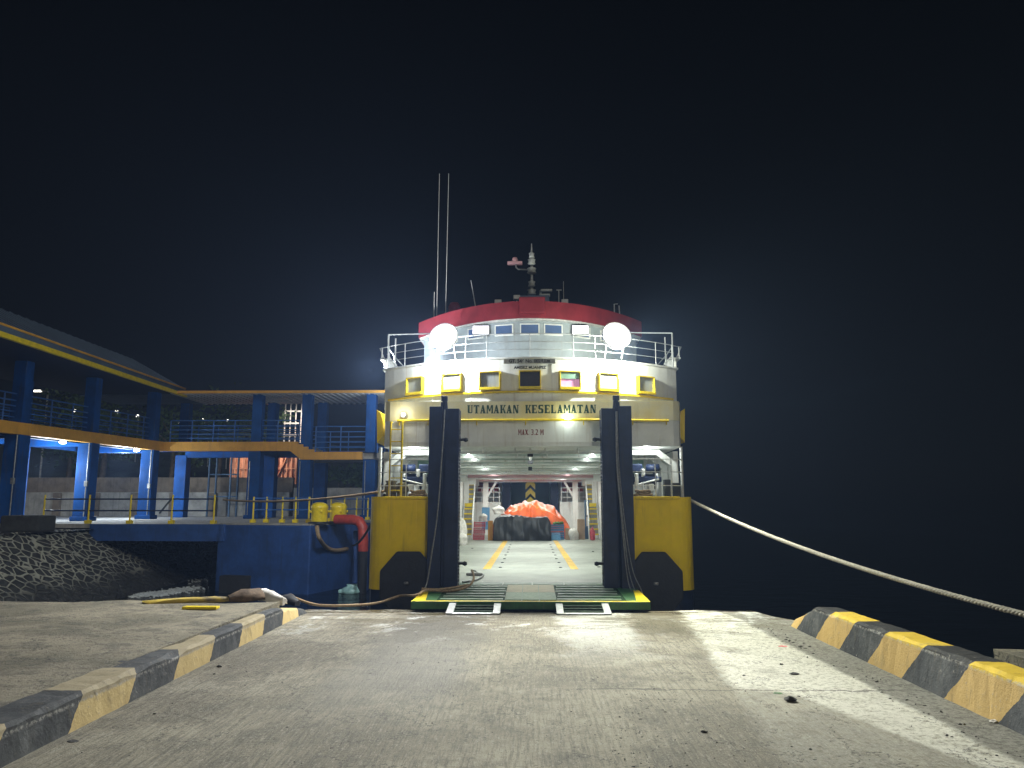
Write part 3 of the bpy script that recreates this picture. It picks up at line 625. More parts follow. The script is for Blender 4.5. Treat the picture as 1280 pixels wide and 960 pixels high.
# wheelhouse
def wy(x): return arcY(x, 19.2, 2.2, 3.1)
wh = sp('wheelhouse', MB().prism(arc_plan(2.98, 19.2, 2.2, 3.1, 29), 5.122, 6.42), mat('wheelhouse_grey_paint', (.36, .42, .44), .5, vary=.1, bump=.3, bscale=4, streak=.3))
for i, x in enumerate((-2.1, -1.42, -.66, 0, .60, 1.36, 2.05)):
    m = Matrix.Translation((x, wy(x), 0)) @ Matrix.Rotation(math.atan(2 * 2.2 * x / 3.1 ** 2), 4, 'Z')
    wn = sp('window', MB().bbox(-.25, .25, -.03, .02, 6.06, 6.10, .006, m).bbox(-.25, .25, -.03, .02, 6.33, 6.36, .006, m).bbox(-.25, -.22, -.03, .02, 6.1, 6.33, .006, m).bbox(.22, .25, -.03, .02, 6.1, 6.33, .006, m), M['cream'], wh)
    sp('pane', MB().box(-.22, .22, -.012, .02, 6.1, 6.33, m), M['glass'], wn)
for x in (-1.26, 1.30):
    y = wy(x) - .22; tl = Matrix.Translation((x, y, 6.22)) @ Matrix.Rotation(R(-12), 4, 'X')
    lf = sp('eave_lamp', MB().bbox(-.22, .22, -.02, .12, -.12, .13, .02, tl).tube([(x, y + .05, 6.3), (x, y + .12, 6.44)], .02, 6), M['galv'], wh)
    sp('lens', MB().bbox(-.20, .20, -.032, -.021, -.10, .11, .004, tl), M['eave'], lf)
roof = sp('roof', MB().prism(arc_plan(3.16, 18.98, 2.25, 3.1, 30), 6.46, 6.9), M['redroof'])
sp('eave', MB().prism(arc_plan(3.12, 19.03, 2.25, 3.1, 29.5), 6.421, 6.459), M['signgrey'], roof)
sp('roof_box', MB().bbox(-.27, .39, 18.86, 19.5, 6.56, 6.98, .03), M['redroof'], roof)
sp('plinth', MB().bbox(-.34, .54, 20.3, 21.1, 6.9, 7.42, .03), M['bluegrey'], roof)
mast = sp('mast', MB().tube([(.06, 20.8, 7.42), (.06, 20.8, 8.72), (.06, 20.8, 9.05)], [.05, .04, .012], 10), M['galv'])
nl = MB()
for z, r in ((7.62, .12), (7.86, .10), (8.24, .13), (8.5, .11), (8.68, .08)):
    nl.lathe([(.0, -.09), (r * .7, -.08), (r, -.06), (r * .8, 0), (r, .06), (r * .6, .08), (0, .09)], (.06, 20.74, z), 14)
sp('navigation_lamp', nl, M['signgrey'], mast)
sp('arm', MB().tube([(.06, 20.8, 8.28), (-.32, 20.8, 8.3), (-.38, 20.8, 8.36), (-.38, 20.8, 8.44)], .022, 8), M['galv'], mast)
sp('radar_scanner', MB().bbox(-.62, -.2, 20.72, 20.88, 8.44, 8.52, .02).lathe([(.07, 8.5), (.09, 8.56), (.06, 8.64), (.0, 8.66)], (-.41, 20.8, 0), 12), M['pink'], mast)
rb = MB().tube([(.30, 20.5, 7.42), (.30, 20.5, 7.6)], .03, 8).bbox(.26, .56, 20.45, 20.55, 7.42, 7.5, .02).bbox(.3, .62, 20.4, 20.5, 7.55, 7.62, .02)
sp('search_light', rb, M['signgrey'])
for x, z in ((-.83, 6.98), (.92, 6.98), (-.35, 7.28)):
    hm = MB().bbox(x - .09, x + .09, 19.55 if z < 7.2 else 20.2, 19.68 if z < 7.2 else 20.3, z, z + .12, .02).tube([(x, 19.64 if z < 7.2 else 20.29, z - .1), (x, 19.64 if z < 7.2 else 20.29, z + .02)], .02, 6)
    sp('roof_lamp', hm, M['rail'])
def antenna(p, q, r0, r1, base=True):
    mb = MB().tube([p, [(a + b) / 2 for a, b in zip(p, q)], q], [r0, (r0 + r1) / 2, r1], 6)
    if base: mb.lathe([(.05, 0), (.05, .08), (.02, .12)], p, 8)
    return sp('antenna', mb, M['rail'])
antenna((-2.74, 22, 6.9), (-2.72, 22, 11.7), .010, .008)
antenna((-2.48, 22, 6.9), (-2.44, 22, 11.7), .010, .008)
antenna((-2.82, 22, 6.9), (-2.82, 22, 8.0), .016, .008)
antenna((-1.5, 21, 7.15), (-1.66, 21, 8.05), .016, .008)
sp('antenna', MB().tube([(1.0, 22, 6.9), (1.0, 22, 8.3)], .008, 6).tube([(.82, 21, 7.0), (.82, 21, 7.75)], .014, 6).tube([(.75, 21, 7.75), (.9, 21, 7.75)], .014, 6), M['rail'])
sp('antenna', MB().tube([(2.48, 22, 6.9), (2.48, 22, 7.6), (2.58, 22, 7.6)], .018, 6).tube([(2.65, 22, 6.9), (2.62, 22, 7.55)], .018, 6).tube([(2.45, 22, 7.1), (2.72, 22, 7.15)], .015, 6), M['rail'])
sp('life_raft_canister', MB().lathe([(0, 0), (.15, .02), (.17, .1), (.17, .5), (.12, .6), (0, .62)], (-2.18, 21.6, 6.95), 16).bbox(-2.4, -1.98, 21.45, 21.8, 6.9, 6.97, .01), M['redroof'])

# car-deck ceiling and frames
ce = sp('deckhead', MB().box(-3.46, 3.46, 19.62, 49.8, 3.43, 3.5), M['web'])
for k in range(14):
    y = 19.9 + k * 2.05
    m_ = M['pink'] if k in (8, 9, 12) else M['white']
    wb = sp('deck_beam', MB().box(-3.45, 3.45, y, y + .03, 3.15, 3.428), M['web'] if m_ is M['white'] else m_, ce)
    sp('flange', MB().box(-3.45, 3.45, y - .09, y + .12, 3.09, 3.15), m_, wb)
lg = MB()
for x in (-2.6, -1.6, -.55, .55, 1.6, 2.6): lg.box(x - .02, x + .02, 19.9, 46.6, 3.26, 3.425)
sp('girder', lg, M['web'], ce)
# sprinkler pipes and fittings under the visor
pi_ = MB().tube([(-1.7, 18.2, 3.02), (1.7, 18.2, 3.02)], .03, 8).tube([(-1.7, 19.2, 3.06), (1.7, 19.2, 3.06)], .03, 8).tube([(-1.7, 17.9, 2.97), (1.7, 17.9, 2.97)], .02, 8).tube([(0, 17.7, 3.05), (0, 24, 3.05)], .025, 8)
for x in (-1.1, -.35, .35, 1.1): pi_.tube([(x, 17.85, 2.96), (x, 17.85, 3.1)], .025, 6).tube([(x + .05, 18.2, 3.02), (x + .05, 18.2, 2.9)], .02, 6)
sp('sprinkler_pipes', pi_, M['rail'], ce)
bx = MB()
for y in (18.6, 22.1, 26.3): bx.bbox(-.07, .07, y, y + .1, 2.93, 3.05, .02)
sp('signal_box', bx, M['black'], ce)
for k in range(9):
    for x in (-1.75, 1.75):
        y = 20.7 + k * 3.0
        tb = sp('tube_lamp', MB().bbox(x - .08, x + .08, y, y + 1.25, 3.22, 3.27, .01), M['rail'], ce)
        sp('tube', MB().tube([(x, y + .05, 3.195), (x, y + 1.2, 3.195)], .022, 8), M['tubeglow'], tb)
# side pillars
for s in (-1, 1):
    for k, y in enumerate((25.0, 30, 35, 40.2, 43)):
        sp('pillar', MB().box(*sorted((s * 3.2, s * 3.46)), y, y + .2, .06, 3.1).box(*sorted((s * 2.85, s * 3.2)), y + .05, y + .15, 2.8, 3.1), M['white'])
    # portal at the stern
    sp('portal_frame', MB().box(*sorted((s * 2.45, s * 2.75)), 45.0, 45.3, .06, 3.1).xprism([(s * 2.45, 2.4), (s * 2.45, 2.2), (s * 1.9, 3.1), (s * 2.05, 3.1)], 45.1, 45.2), M['white'])
    sp('stern_bulwark', MB().box(*sorted((s * 1.75, s * 3.45)), 46.2, 46.4, .06, 1.92), M['white'])
    rr = MB()
    for z in (2.2, 2.5, 2.75): rr.tube([(s * 1.8, 46.3, z), (s * 3.3, 46.3, z)], .03, 6)
    for x in (1.85, 2.2, 2.55, 2.9): rr.tube([(s * x, 46.3, 1.92), (s * x, 46.3, 2.75)], .03, 6)
    sp('stern_railing', rr, M['rail'])
    sp('red_canopy', MB().yprism([(47.2, 2.55), (47.2, 2.75), (48.4, 3.4), (48.4, 3.2)], *sorted((s * 1.95, s * 3.2))), M['redroof'])
sp('portal_beam', MB().box(-3.4, 3.4, 45.0, 45.3, 3.14, 3.42), M['pink'])
sd = sp('stern_door', MB().bbox(-1.2, 1.2, 47.9, 48.1, .06, 3.40, .02), M['sternGreen'])
for xa, xb in ((-1.74, -1.22), (1.22, 1.72)): sp('side_leaf', MB().bbox(xa, xb, 47.85, 48.1, .06, 3.40, .02), M['navy'], sd)
cv = MB()
for z in (1.75, 2.28, 2.82):
    for s in (-1, 1): cv.add([(0, 47.893 - .001 * s, z + .5), (0, 47.893 - .001 * s, z + .16), (s * .30, 47.893 - .001 * s, z - .14), (s * .30, 47.893 - .001 * s, z + .2)], [(0, 1, 2, 3)])
sp('chevron_marking', cv, M['trim'], sd)
# ladders inside the deck
for s in (-1, 1):
    st = MB(); xa, xb = (2.92, 3.42)
    for x in (xa, xb): st.bar((s * x, 39.0, .06), (s * x, 41.2, 3.3), .05, .18)
    so = sp('stair', st, M['rail'])
    tr = MB()
    for k in range(12):
        z = .3 + k * .25; y = 39.0 + (z - .06) * .679
        tr.box(*sorted((s * (xa + .03), s * (xb - .03))), y - .1, y + .1, z, z + .035).box(*sorted((s * (xa + .03), s * (xb - .03))), y + .08, y + .098, z + .036, z + .249)
    sp('tread', tr, M['concrete'], so)
    nz_ = MB()
    for k in range(12):
        z = .3 + k * .25; y = 39.0 + (z - .06) * .679
        nz_.box(*sorted((s * (xa + .03), s * (xb - .03))), y - .125, y - .101, z - .03, z + .045)
    sp('nosing', nz_, M['trim'], so)
    hr = MB().tube([(s * (xa - .02), 38.8, .95), (s * (xa - .02), 40.6, 3.2)], .03, 6).tube([(s * (xa - .02), 38.85, .06), (s * (xa - .02), 38.85, .98)], .025, 6)
    sp('handrail', hr, M['rail'], so)
    sp('sign_board', MB().bbox(*sorted((s * 3.0, s * 3.36)), 39.9, 39.93, 1.66, 1.82, .01), M['trim'])

# bow mooring stations: web frames, rear panel, rails, winches
for s in (-1, 1):
    T = lambda pts: [(s * x, z) for x, z in pts]
    wf = MB()
    outer = [(3.46, 1.9), (3.46, 2.75), (3.05, 3.07), (1.8, 3.07), (1.8, 2.95), (2.98, 2.95), (3.33, 2.68), (3.33, 1.9)]
    for y in (18.3, 19.6): sp('web_frame', MB().xprism(T(outer), y, y + .1), M['white'])
    bk = MB().xprism(T([(3.0, 1.9), (3.46, 1.9), (3.46, 3.1), (3.0, 3.1)]), 20.5, 20.58).xprism(T([(2.08, 1.9), (3.0, 1.9), (3.0, 2.35), (2.08, 2.35)]), 20.5, 20.58).xprism(T([(2.08, 2.95), (3.0, 2.95), (3.0, 3.1), (2.08, 3.1)]), 20.5, 20.58)
    b0 = sp('station_bulkhead', bk, M['white']); sp('station_window', MB().xprism(T([(2.08, 2.35), (3.0, 2.35), (3.0, 2.95), (2.08, 2.95)]), 20.52, 20.56), M['greenpane'], b0)  # pale green colour paints in the green-lit interior behind the opening
    rr = MB()
    for z in (2.2, 2.5, 2.78): rr.tube([(s * 2.2, 17.08, z), (s * 3.1, 17.08, z), (s * 3.38, 17.3, z), (s * 3.46, 17.8, z)], .011, 6)
    for x in (2.24, 2.75, 3.1): rr.tube([(s * x, 17.08, 1.9), (s * x, 17.08, 2.78)], .012, 6)
    rr.tube([(s * 3.46, 17.75, 1.9), (s * 3.46, 17.75, 3.1)], .035, 8)
    sp('bow_railing', rr, M['rail'])
    # winch
    fr = MB().bbox(*sorted((s * 2.22, s * 3.0)), 18.0, 18.6, 1.9, 2.0, .02)
    for x in (2.3, 2.62, 2.95): fr.bbox(*sorted((s * (x - .025), s * (x + .025))), 18.05, 18.55, 2.0, 2.5, .02)
    wi = sp('winch', fr, M['rail'])
    rot = Matrix.Rotation(R(90), 4, 'Y')
    sp('drum', MB().lathe([(.26, -.3), (.26, -.27), (.13, -.26), (.13, .0), (.26, .01), (.26, .04), (.12, .05), (.12, .28), (.24, .29), (.24, .32)], (s * 2.62, 18.28, 2.38), 22, rot), M['navy'], wi)
    sp('motor', MB().bbox(*sorted((s * 2.28, s * 2.6)), 17.95, 18.3, 2.52, 2.72, .03).lathe([(.0, -.16), (.10, -.15), (.11, .15), (.0, .16)], (s * 2.86, 18.15, 2.62), 14, rot).bbox(*sorted((s * 2.2, s * 3.02)), 17.86, 17.95, 2.30, 2.42, .02), M['navy'], wi)
    sp('gearbox', MB().bbox(*sorted((s * 2.40, s * 2.48)), 17.8, 17.98, 2.05, 2.5, .02).bbox(*sorted((s * 2.70, s * 2.84)), 17.82, 17.97, 2.08, 2.26, .03).bbox(*sorted((s * 2.56, s * 2.64)), 17.84, 17.97, 2.43, 2.60, .02).tube([(s * 2.3, 17.84, 2.2), (s * 2.95, 17.84, 2.36)], .025, 6), M['rail'], wi)
    coil = MB()
    for k in range(5): coil.tube([(s * 2.55 + (.2 - .012 * (k % 2) - .04 * (k > 2)) * cos(q) + .02 * sin(k * 3), 17.6 + (.16 - .02 * (k > 2)) * sin(q), 1.93 + .04 * k + .012 * sin(q * 3 + k)) for q in [2 * pi * j / 18 for j in range(19)]], .024, 6)
    tag(put('rope_coil', coil, M['ropebrown']), 'tan rope coiled on the mooring deck beside the ' + ('yellow ladder' if s < 0 else 'dark vent boxes'), 'rope coil')
yl = MB()
for x in (-3.12, -2.86): yl.tube([(x, 17.1, 1.95), (x, 17.1, 3.62)], .024, 8)
for k in range(6): yl.tube([(-3.12, 17.1, 2.1 + k * .27), (-2.86, 17.1, 2.1 + k * .27)], .014, 6)
yl.tube([(-3.12, 17.1, 3.62), (-3.12, 17.26, 3.62)], .02, 6).tube([(-2.86, 17.1, 3.62), (-2.86, 17.26, 3.62)], .02, 6)
sp('ladder', yl, M['trim'])
sp('bitt', MB().lathe([(.12, 1.9), (.12, 2.05), (.16, 2.1), (.15, 2.22), (.11, 2.26), (.14, 2.32), (.0, 2.33)], (-3.15, 17.5, 0), 16), M['bitt'])
sp('bitt', MB().lathe([(.12, 1.9), (.12, 2.05), (.16, 2.1), (.11, 2.26), (.0, 2.3)], (-2.9, 17.5, 0), 16), M['bitt'])
sp('vent_box', MB().bbox(2.98, 3.12, 17.3, 17.5, 1.9, 2.34, .02), M['cabinet']); sp('vent_box', MB().bbox(3.2, 3.38, 17.5, 17.75, 1.9, 2.27, .02), M['cabinet'])

# ------------------------------------------------------------------ cargo on the car deck
def cloth_pile(name, x0, x1, y0, y1, z0, zt, mt, prof, n=26, k=14, jit=.05, seed=1, crease=.12):
    rnd = random.Random(seed); mb = MB(); vs = []
    fx = [rnd.uniform(0, 6) for _ in range(6)]
    for j in range(k + 1):
        v = j / k
        for i in range(n + 1):
            u = i / n; h = prof(u, v); h *= 1 + crease * (abs(noise.noise(V((u * 11 + v * 2, v * 1.5, seed)))) - .2) - crease * .5 * (abs(noise.noise(V((u * 4, v * 6, seed + 9)))))
            fold = jit * 1.8 * noise.fractal(V((u * 6 + fx[0], v * 4 + fx[1], h * 3 + fx[2])), .8, 2, 4) * min(1, h * 3)
            edge = (1 - min(1, h * 1.4)) * .12
            vs.append((x0 + (x1 - x0) * u + fold * .6, y0 + (y1 - y0) * v - edge * 0 + fold * .8, z0 + (zt - z0) * max(0, h) + fold * .5 * (h > .03)))
    m = n + 1
    mb.add(vs, [(j * m + i, j * m + i + 1, (j + 1) * m + i + 1, (j + 1) * m + i) for j in range(k) for i in range(n)], True)
    # hanging front and back with soft folds
    for j in (0, k):
        d = -1 if j == 0 else 1; rows = []; Q = 8
        for q in range(Q + 1):
            t = q / Q; row = []
            for i in range(n + 1):
                p = vs[j * m + i]; w = noise.fractal(V((p[0] * 1.7 + seed, t * 2.2, seed * 3.1)), .8, 2, 4)
                row.append((p[0] + .05 * w * t, p[1] + d * (.10 * sin(pi * min(1, t * .7)) + .10 * w * min(1, t * 3)), p[2] + (z0 - p[2]) * t))
            rows.append(row)
        r_ = [p for row in rows for p in row]
        mb.add(r_, [(a * m + i, a * m + i + 1, (a + 1) * m + i + 1, (a + 1) * m + i) for a in range(Q) for i in range(n)], True)
    return put(name, mb, mt)
def plateau(e, p=2): return lambda u, v: (max(0, 1 - abs(2 * u - 1) ** e)) ** (1 / p) * (.93 + .06 * noise.noise(V((u * 3.2, v * 2, 4.4))) - .05 * u * u)
tag(cloth_pile('covered_load', -1.80, .98, 37.6, 39.6, .06, 1.30, M['blacktarp'], plateau(14, 3), 60, 16, .06, 3), 'stack of goods under a black tarpaulin at the end of the lane lines', 'covered cargo')
tag(cloth_pile('covered_load', -1.95, 2.15, 39.7, 43.4, .06, 2.0, M['redtarp'], lambda u, v: max(0, sin(pi * min(1, max(0, u * .93 + .06)))) ** .55 * (.80 + .2 * sin(pi * min(1, v * 1.2))), 80, 22, .06, 5, .20), 'tall mound of goods under a shiny orange red tarpaulin', 'covered cargo')
tag(put('plank', MB().bbox(-2.06, -1.82, 37.8, 37.9, .06, 1.0, .01).bbox(-2.02, -1.86, 37.9, 38.3, .06, .9, .01), M['wood']), 'orange wooden board standing against the black covered load', 'board')
tag(put('panel', MB().bbox(-2.62, -2.2, 42.0, 42.06, .5, 1.62, .02).bbox(-2.66, -2.16, 41.98, 42.1, .44, .5, .01), M['panelblue']), 'sky blue upright panel leaning at the white stern bulwark', 'panel')
def crate(loc, sx, sy, sz, m, label, grp=None):
    x, y, z = loc; t = thing('crate', loc, label, 'crate', grp)
    b = MB().bbox(x - sx / 2, x + sx / 2, y - sy / 2, y + sy / 2, z, z + .04, .008)
    for xx in (x - sx / 2, x + sx / 2 - .03): b.box(xx, xx + .03, y - sy / 2, y + sy / 2, z + .04, z + sz)
    put('base', b, m, t)
    q = MB(); n = 3
    for k in range(n):
        zz = z + .06 + k * (sz - .06) / n; q.box(x - sx / 2 + .03, x + sx / 2 - .03, y - sy / 2, y - sy / 2 + .025, zz, zz + (sz - .06) / n - .03).box(x - sx / 2 + .03, x + sx / 2 - .03, y + sy / 2 - .025, y + sy / 2, zz, zz + (sz - .06) / n - .03)
    put('slats', q, m, t); return t
for k, (z, lb) in enumerate(((.06, 'lowest red plastic crate of the stack beside the stair'), (.36, 'middle red plastic crate of the stack beside the stair'), (.66, 'topmost red plastic crate of the stack beside the stair'))):
    crate((-2.55 + .02 * k, 38.6, z), .55, .4, .28, M['cratered'], lb, 'red crates by the stair')
crate((1.32, 38.9, .06), .7, .5, .38, M['crateblue'], 'lower blue crate right of the black covered load', 'blue crates by the black load')
cb = crate((1.30, 38.95, .46), .72, .5, .36, M['crateblue'], 'upper blue crate carrying green produce right of black load', 'blue crates by the black load')
pr = MB()
for k in range(16): pr.lathe([(0, -.06), (.06, -.03), (.07, .02), (0, .07)], (1.30 + random.uniform(-.3, .3), 38.95 + random.uniform(-.18, .18), .84 + random.uniform(-.03, .06)), 8)
tag(put('green_produce', pr, M['leafgreen']), 'heap of green produce in the upper blue crate', 'produce')
tag(put('parcel', MB().bbox(1.0, 1.45, 37.9, 38.3, .06, .34, .04).bbox(1.02, 1.43, 37.88, 38.28, .345, .4, .02), M['panelblue']), 'small pale blue parcel on the deck before the blue crates', 'parcel')
tag(put('cardboard_box', MB().bbox(1.72, 1.98, 38.6, 38.9, .06, .62, .01).box(1.73, 1.97, 38.59, 38.6, .3, .34), M['card']), 'low brown carton between blue crates and white bag', 'carton')
tag(put('cardboard_box', MB().bbox(2.34, 2.70, 38.9, 39.2, .06, 1.05, .015).box(2.5, 2.54, 38.885, 38.9, .06, 1.05), M['card']), 'tall narrow brown carton near the right stair', 'carton')
def sack(loc, r, h, m, label, cat='sack', seed=1, sq=1):
    rnd = random.Random(seed); mb = MB(); n, k = 18, 9; vs = []
    ph = [rnd.uniform(0, 6) for _ in range(4)]
    for j in range(k + 1):
        v = j / k; rr = r * (.86 + .14 * sin(pi * v)) * (1 - max(0, v - .72) ** 2 * 7 if j < k else .2)
        for i in range(n):
            q = 2 * pi * i / n; w = 1 + .12 * sin(3 * q + ph[0] + 4 * v) + .07 * sin(7 * q + ph[1]) + .05 * sin(11 * v + ph[2])
            vs.append((loc[0] + rr * w * cos(q), loc[1] + rr * w * sin(q) * sq, loc[2] + h * v * (1 + .06 * sin(q * 2 + ph[3]))))
    mb.add(vs, [(j * n + i, j * n + (i + 1) % n, (j + 1) * n + (i + 1) % n, (j + 1) * n + i) for j in range(k) for i in range(n)], True)
    mb.add(vs[:n], [tuple(range(n))[::-1]]); mb.add(vs[-n:], [tuple(range(n))])
    return tag(put('sack', mb, m), label, cat)
sack((2.12, 38.6, .06), .24, .55, M['sack'], 'crumpled white bag on the deck right of the blue crates', seed=4)
sack((-1.62, 39.9, 1.28), .30, .42, M['sack'], 'white sack lying on top of the orange red load', seed=8)
sack((-2.95, 33.4, .06), .24, .5, M['sack'], 'lower white sack by the left deck edge', seed=2)
sack((-3.05, 33.9, .06), .26, 1.1, M['sack'], 'tall white sack standing by the left deck edge', seed=6)
sack((-2.45, 40.5, .9), .22, .4, M['sack'], 'white bundle beside the blue panel', seed=9)
tag(put('hand_cart', MB().tube([(2.78, 39.6, .06), (2.78, 39.6, 2.0)], .04, 8).tube([(2.95, 39.6, .06), (2.95, 39.6, 2.0)], .04, 8).bbox(2.72, 3.0, 39.4, 39.6, .06, .7, .03).tube([(2.78, 39.6, 1.2), (2.95, 39.6, 1.2)], .03, 6).tube([(2.78, 39.6, 1.95), (2.95, 39.6, 1.95)], .03, 6), M['bluegrey']), 'blue upright hand cart beside the right stair', 'cart')
tag(put('fire_extinguisher', MB().lathe([(0, .06), (.11, .08), (.12, .12), (.12, .5), (.06, .6), (.03, .64), (.03, .7), (0, .71)], (3.0, 37.9, 0), 14).tube([(3.0, 37.9, .66), (2.9, 37.88, .6), (2.86, 37.86, .35)], .015, 6), M['cratered']), 'red fire extinguisher on deck at the foot of the right stair', 'extinguisher')
tag(put('strap', MB().bbox(-1.58, -1.18, 19.3, 19.42, .062, .13, .02).tube([(-1.55, 20.6, .09), (-1.4, 20.3, .09), (-1.35, 19.9, .09), (-1.2, 19.5, .09), (-1.15, 19.2, .09), (-1.17, 18.6, .09), (-1.25, 17.9, .09), (-1.5, 17.4, .1)], .022, 6), M['cable']), 'pale hose lying on the car deck inside the left door post', 'hose')

# ------------------------------------------------------------------ ropes
def sag(a, b, drop, n=26):
    a, b = V(a), V(b); return [a.lerp(b, t / n) + V((0, 0, -4 * drop * (t / n) * (1 - t / n))) for t in range(n + 1)]
def twisted(pts, r, pitch=.16):
    mb = MB(); L_ = [0]
    # resample densely
    P = [V(p) for p in pts]; dense = []
    for a, b in zip(P, P[1:]):
        k = max(2, int((b - a).length / .03)); dense += [a.lerp(b, i / k) for i in range(k)]
    dense.append(P[-1])
    for st in range(3):
        out = []; s_ = 0
        for i, p in enumerate(dense):
            t = (dense[min(i + 1, len(dense) - 1)] - dense[max(0, i - 1)]).normalized()
            if i: s_ += (p - dense[i - 1]).length
            x = t.cross(V((0, 0, 1))); x = x.normalized() if x.length > 1e-5 else V((1, 0, 0)); y = x.cross(t)
            q = 2 * pi * (s_ / pitch + st / 3); out.append(p + (x * cos(q) + y * sin(q)) * r * .52)
        mb.tube(out, r * .58, 6)
    return mb
pa = at(863, 625, 17.6); pb = at(1280, 768, 8.6); pc = pb + (pb - pa) * .12
tag(put('mooring_rope', twisted(sag(pa, pb + V((0, 0, .0)), .16)[:-1] + [pb, pc + V((0, 0, .08))], .033), M['rope']), 'thick pale twisted mooring rope sloping from ferry bow across the right kerb', 'mooring rope')
tag(put('mooring_bollard', MB().lathe([(.22, -.2), (.2, .1), (.15, .3), (.22, .42), (.2, .5), (0, .52)], (pc.x + .2, pc.y - .1, .1), 18), M['black']), 'black quay bollard holding the pale mooring rope', 'bollard')
tag(put('mooring_rope', twisted(sag((-3.2, 17.5, 2.1), (-10.6, 26.6, 1.95), .14), .03), M['ropebrown']), 'thin grey mooring rope running from ferry shoulder to blue pier railing', 'mooring rope')
tag(put('mooring_rope', MB().tube(sag((-3.3, 17.5, 2.0), at(441, 682, 26.6), .25, 14), .035, 8), M['dark']), 'dark mooring rope dropping from ferry shoulder to the blue dolphin', 'mooring rope')
def grope(pts, r, m, label, name='rope', cat='rope'):
    P = [V(p) for p in pts]; out = []
    for i in range(len(P) - 1):                 # Catmull-Rom
        p0, p1, p2, p3 = P[max(i - 1, 0)], P[i], P[i + 1], P[min(i + 2, len(P) - 1)]
        for k in range(8):
            t = k / 8; out.append(.5 * ((2 * p1) + (p2 - p0) * t + (2 * p0 - 5 * p1 + 4 * p2 - p3) * t * t + (3 * p1 - p0 - 3 * p2 + p3) * t ** 3))
    out.append(P[-1])
    return tag(put(name, MB().tube(out, r, 8), m), label, cat)
gp = lambda px, py, dz=.03: gz(px, py, gnd(gz(px, py, -.13).y)) + V((0, 0, dz))
grope([gp(368, 758, .16), gp(395, 758), gp(430, 759), gp(470, 756), gp(500, 751, .1), at(520, 744, 15.3), at(533, 738, 15.8), at(560, 739, 15.9), at(583, 734, 16.2), at(592, 724, 16.6), at(590, 713, 17.6)], .026, M['ropebrown'], 'tan rope lying across the slipway onto the ferry ramp')
grope([at(527, 736, 15.9), at(545, 737, 16.0), at(565, 735, 16.2), at(585, 731, 16.4)], .026, M['ropebrown'], 'short tan rope bundle on the ramp at the left door post')
grope([at(556, 512, 16.5), at(553, 560, 16.5), at(547, 640, 16.48), at(540, 690, 16.4), at(534, 727, 16.3), at(529, 738, 15.9)], .014, M['cable'], 'thin grey cable hanging down the left navy door post', 'cable', 'cable')
for k, (dx, lb) in enumerate(((0, 'longest grey cable hanging down the right navy door post'), (5, 'middle grey cable looping by the right navy door post'), (13, 'outer grey cable looping over the right fender'))):
    grope([at(770 + dx * .1, 514, 16.5), at(771 + dx * .2, 580, 16.5), at(778 + dx * .3, 660, 16.48), at(783 + dx * .6, 712, 16.45), at(788 + dx, 736, 16.3), at(798 + dx * .5, 748, 15.6)], .010, M['cable'], lb, 'cable', 'cable')
grope([at(396, 658, 25.3), at(399, 672, 25.2), at(408, 684, 26.25), at(420, 688, 26.95), at(434, 686, 27.7)], .07, M['ropebrown'], 'short thick rope looped over the edge of the blue dolphin')

# sacking, timber and scraps at the end of the left kerb
def heap(name, pts, w, h, m, label, cat, seed):
    rnd = random.Random(seed); mb = MB(); P = [V(p) for p in pts]; rows = []; n = 14
    for i, p in enumerate(P):
        t = (P[min(i + 1, len(P) - 1)] - P[max(i - 1, 0)]).normalized(); x = t.cross(V((0, 0, 1))).normalized()
        k = sin(pi * (i + .35) / (len(P) - .3)) ** .5
        rows.append([p + x * cos(q) * w * k * rnd.uniform(.8, 1.2) + V((0, 0, max(-.02, sin(q) * h * k * rnd.uniform(.75, 1.25))) ) + V((0, 0, .05 * noise.noise(p * 9 + V((q * 2, 0, 0))))) for q in [2 * pi * j / n for j in range(n)]])
    vs = [p for r in rows for p in r]
    mb.add(vs, [(i * n + j, i * n + (j + 1) % n, (i + 1) * n + (j + 1) % n, (i + 1) * n + j) for i in range(len(rows) - 1) for j in range(n)], True)
    mb.add(rows[0], [tuple(range(n))]); mb.add(rows[-1], [tuple(range(n))[::-1]])
    return tag(put(name, mb, m), label, cat)
heap('sacking', [gz(286, 750, .22), gz(300, 749, .22), gz(312, 748, .22), gz(325, 747, .22), gz(335, 748, .2)], .17, .15, M['burlap'], 'muddy brown sacking heaped at the quay edge', 'sacking', 3)
heap('sacking', [gz(318, 744, .2), gz(330, 747, .2), gz(342, 750, .18), gz(356, 753, .15)], .13, .13, M['sack'], 'dirty white sacking at the end of the left kerb', 'sacking', 5)
heap('hose_end', [gp(352, 757, .12), gp(362, 759, .1), gp(372, 760, .06)], .12, .12, M['black'], 'black wrapped rope end beside the white sacking', 'rope end', 6)
heap('timber', [gz(178, 754, .22), gz(205, 753, .22), gz(240, 751, .22), gz(270, 750, .22), gz(296, 749, .22)], .13, .06, M['planky'], 'long yellow painted timber lying along the quay edge', 'timber', 7)
tag(put('marking_plate', MB().bbox(*(lambda a, b: (a.x, b.x, a.y - .07, a.y + .07))(gz(230, 759, .22), gz(279, 757, .22)), .195, .235, .008), M['trim']), 'flat yellow board on the apron beside the timber', 'board')
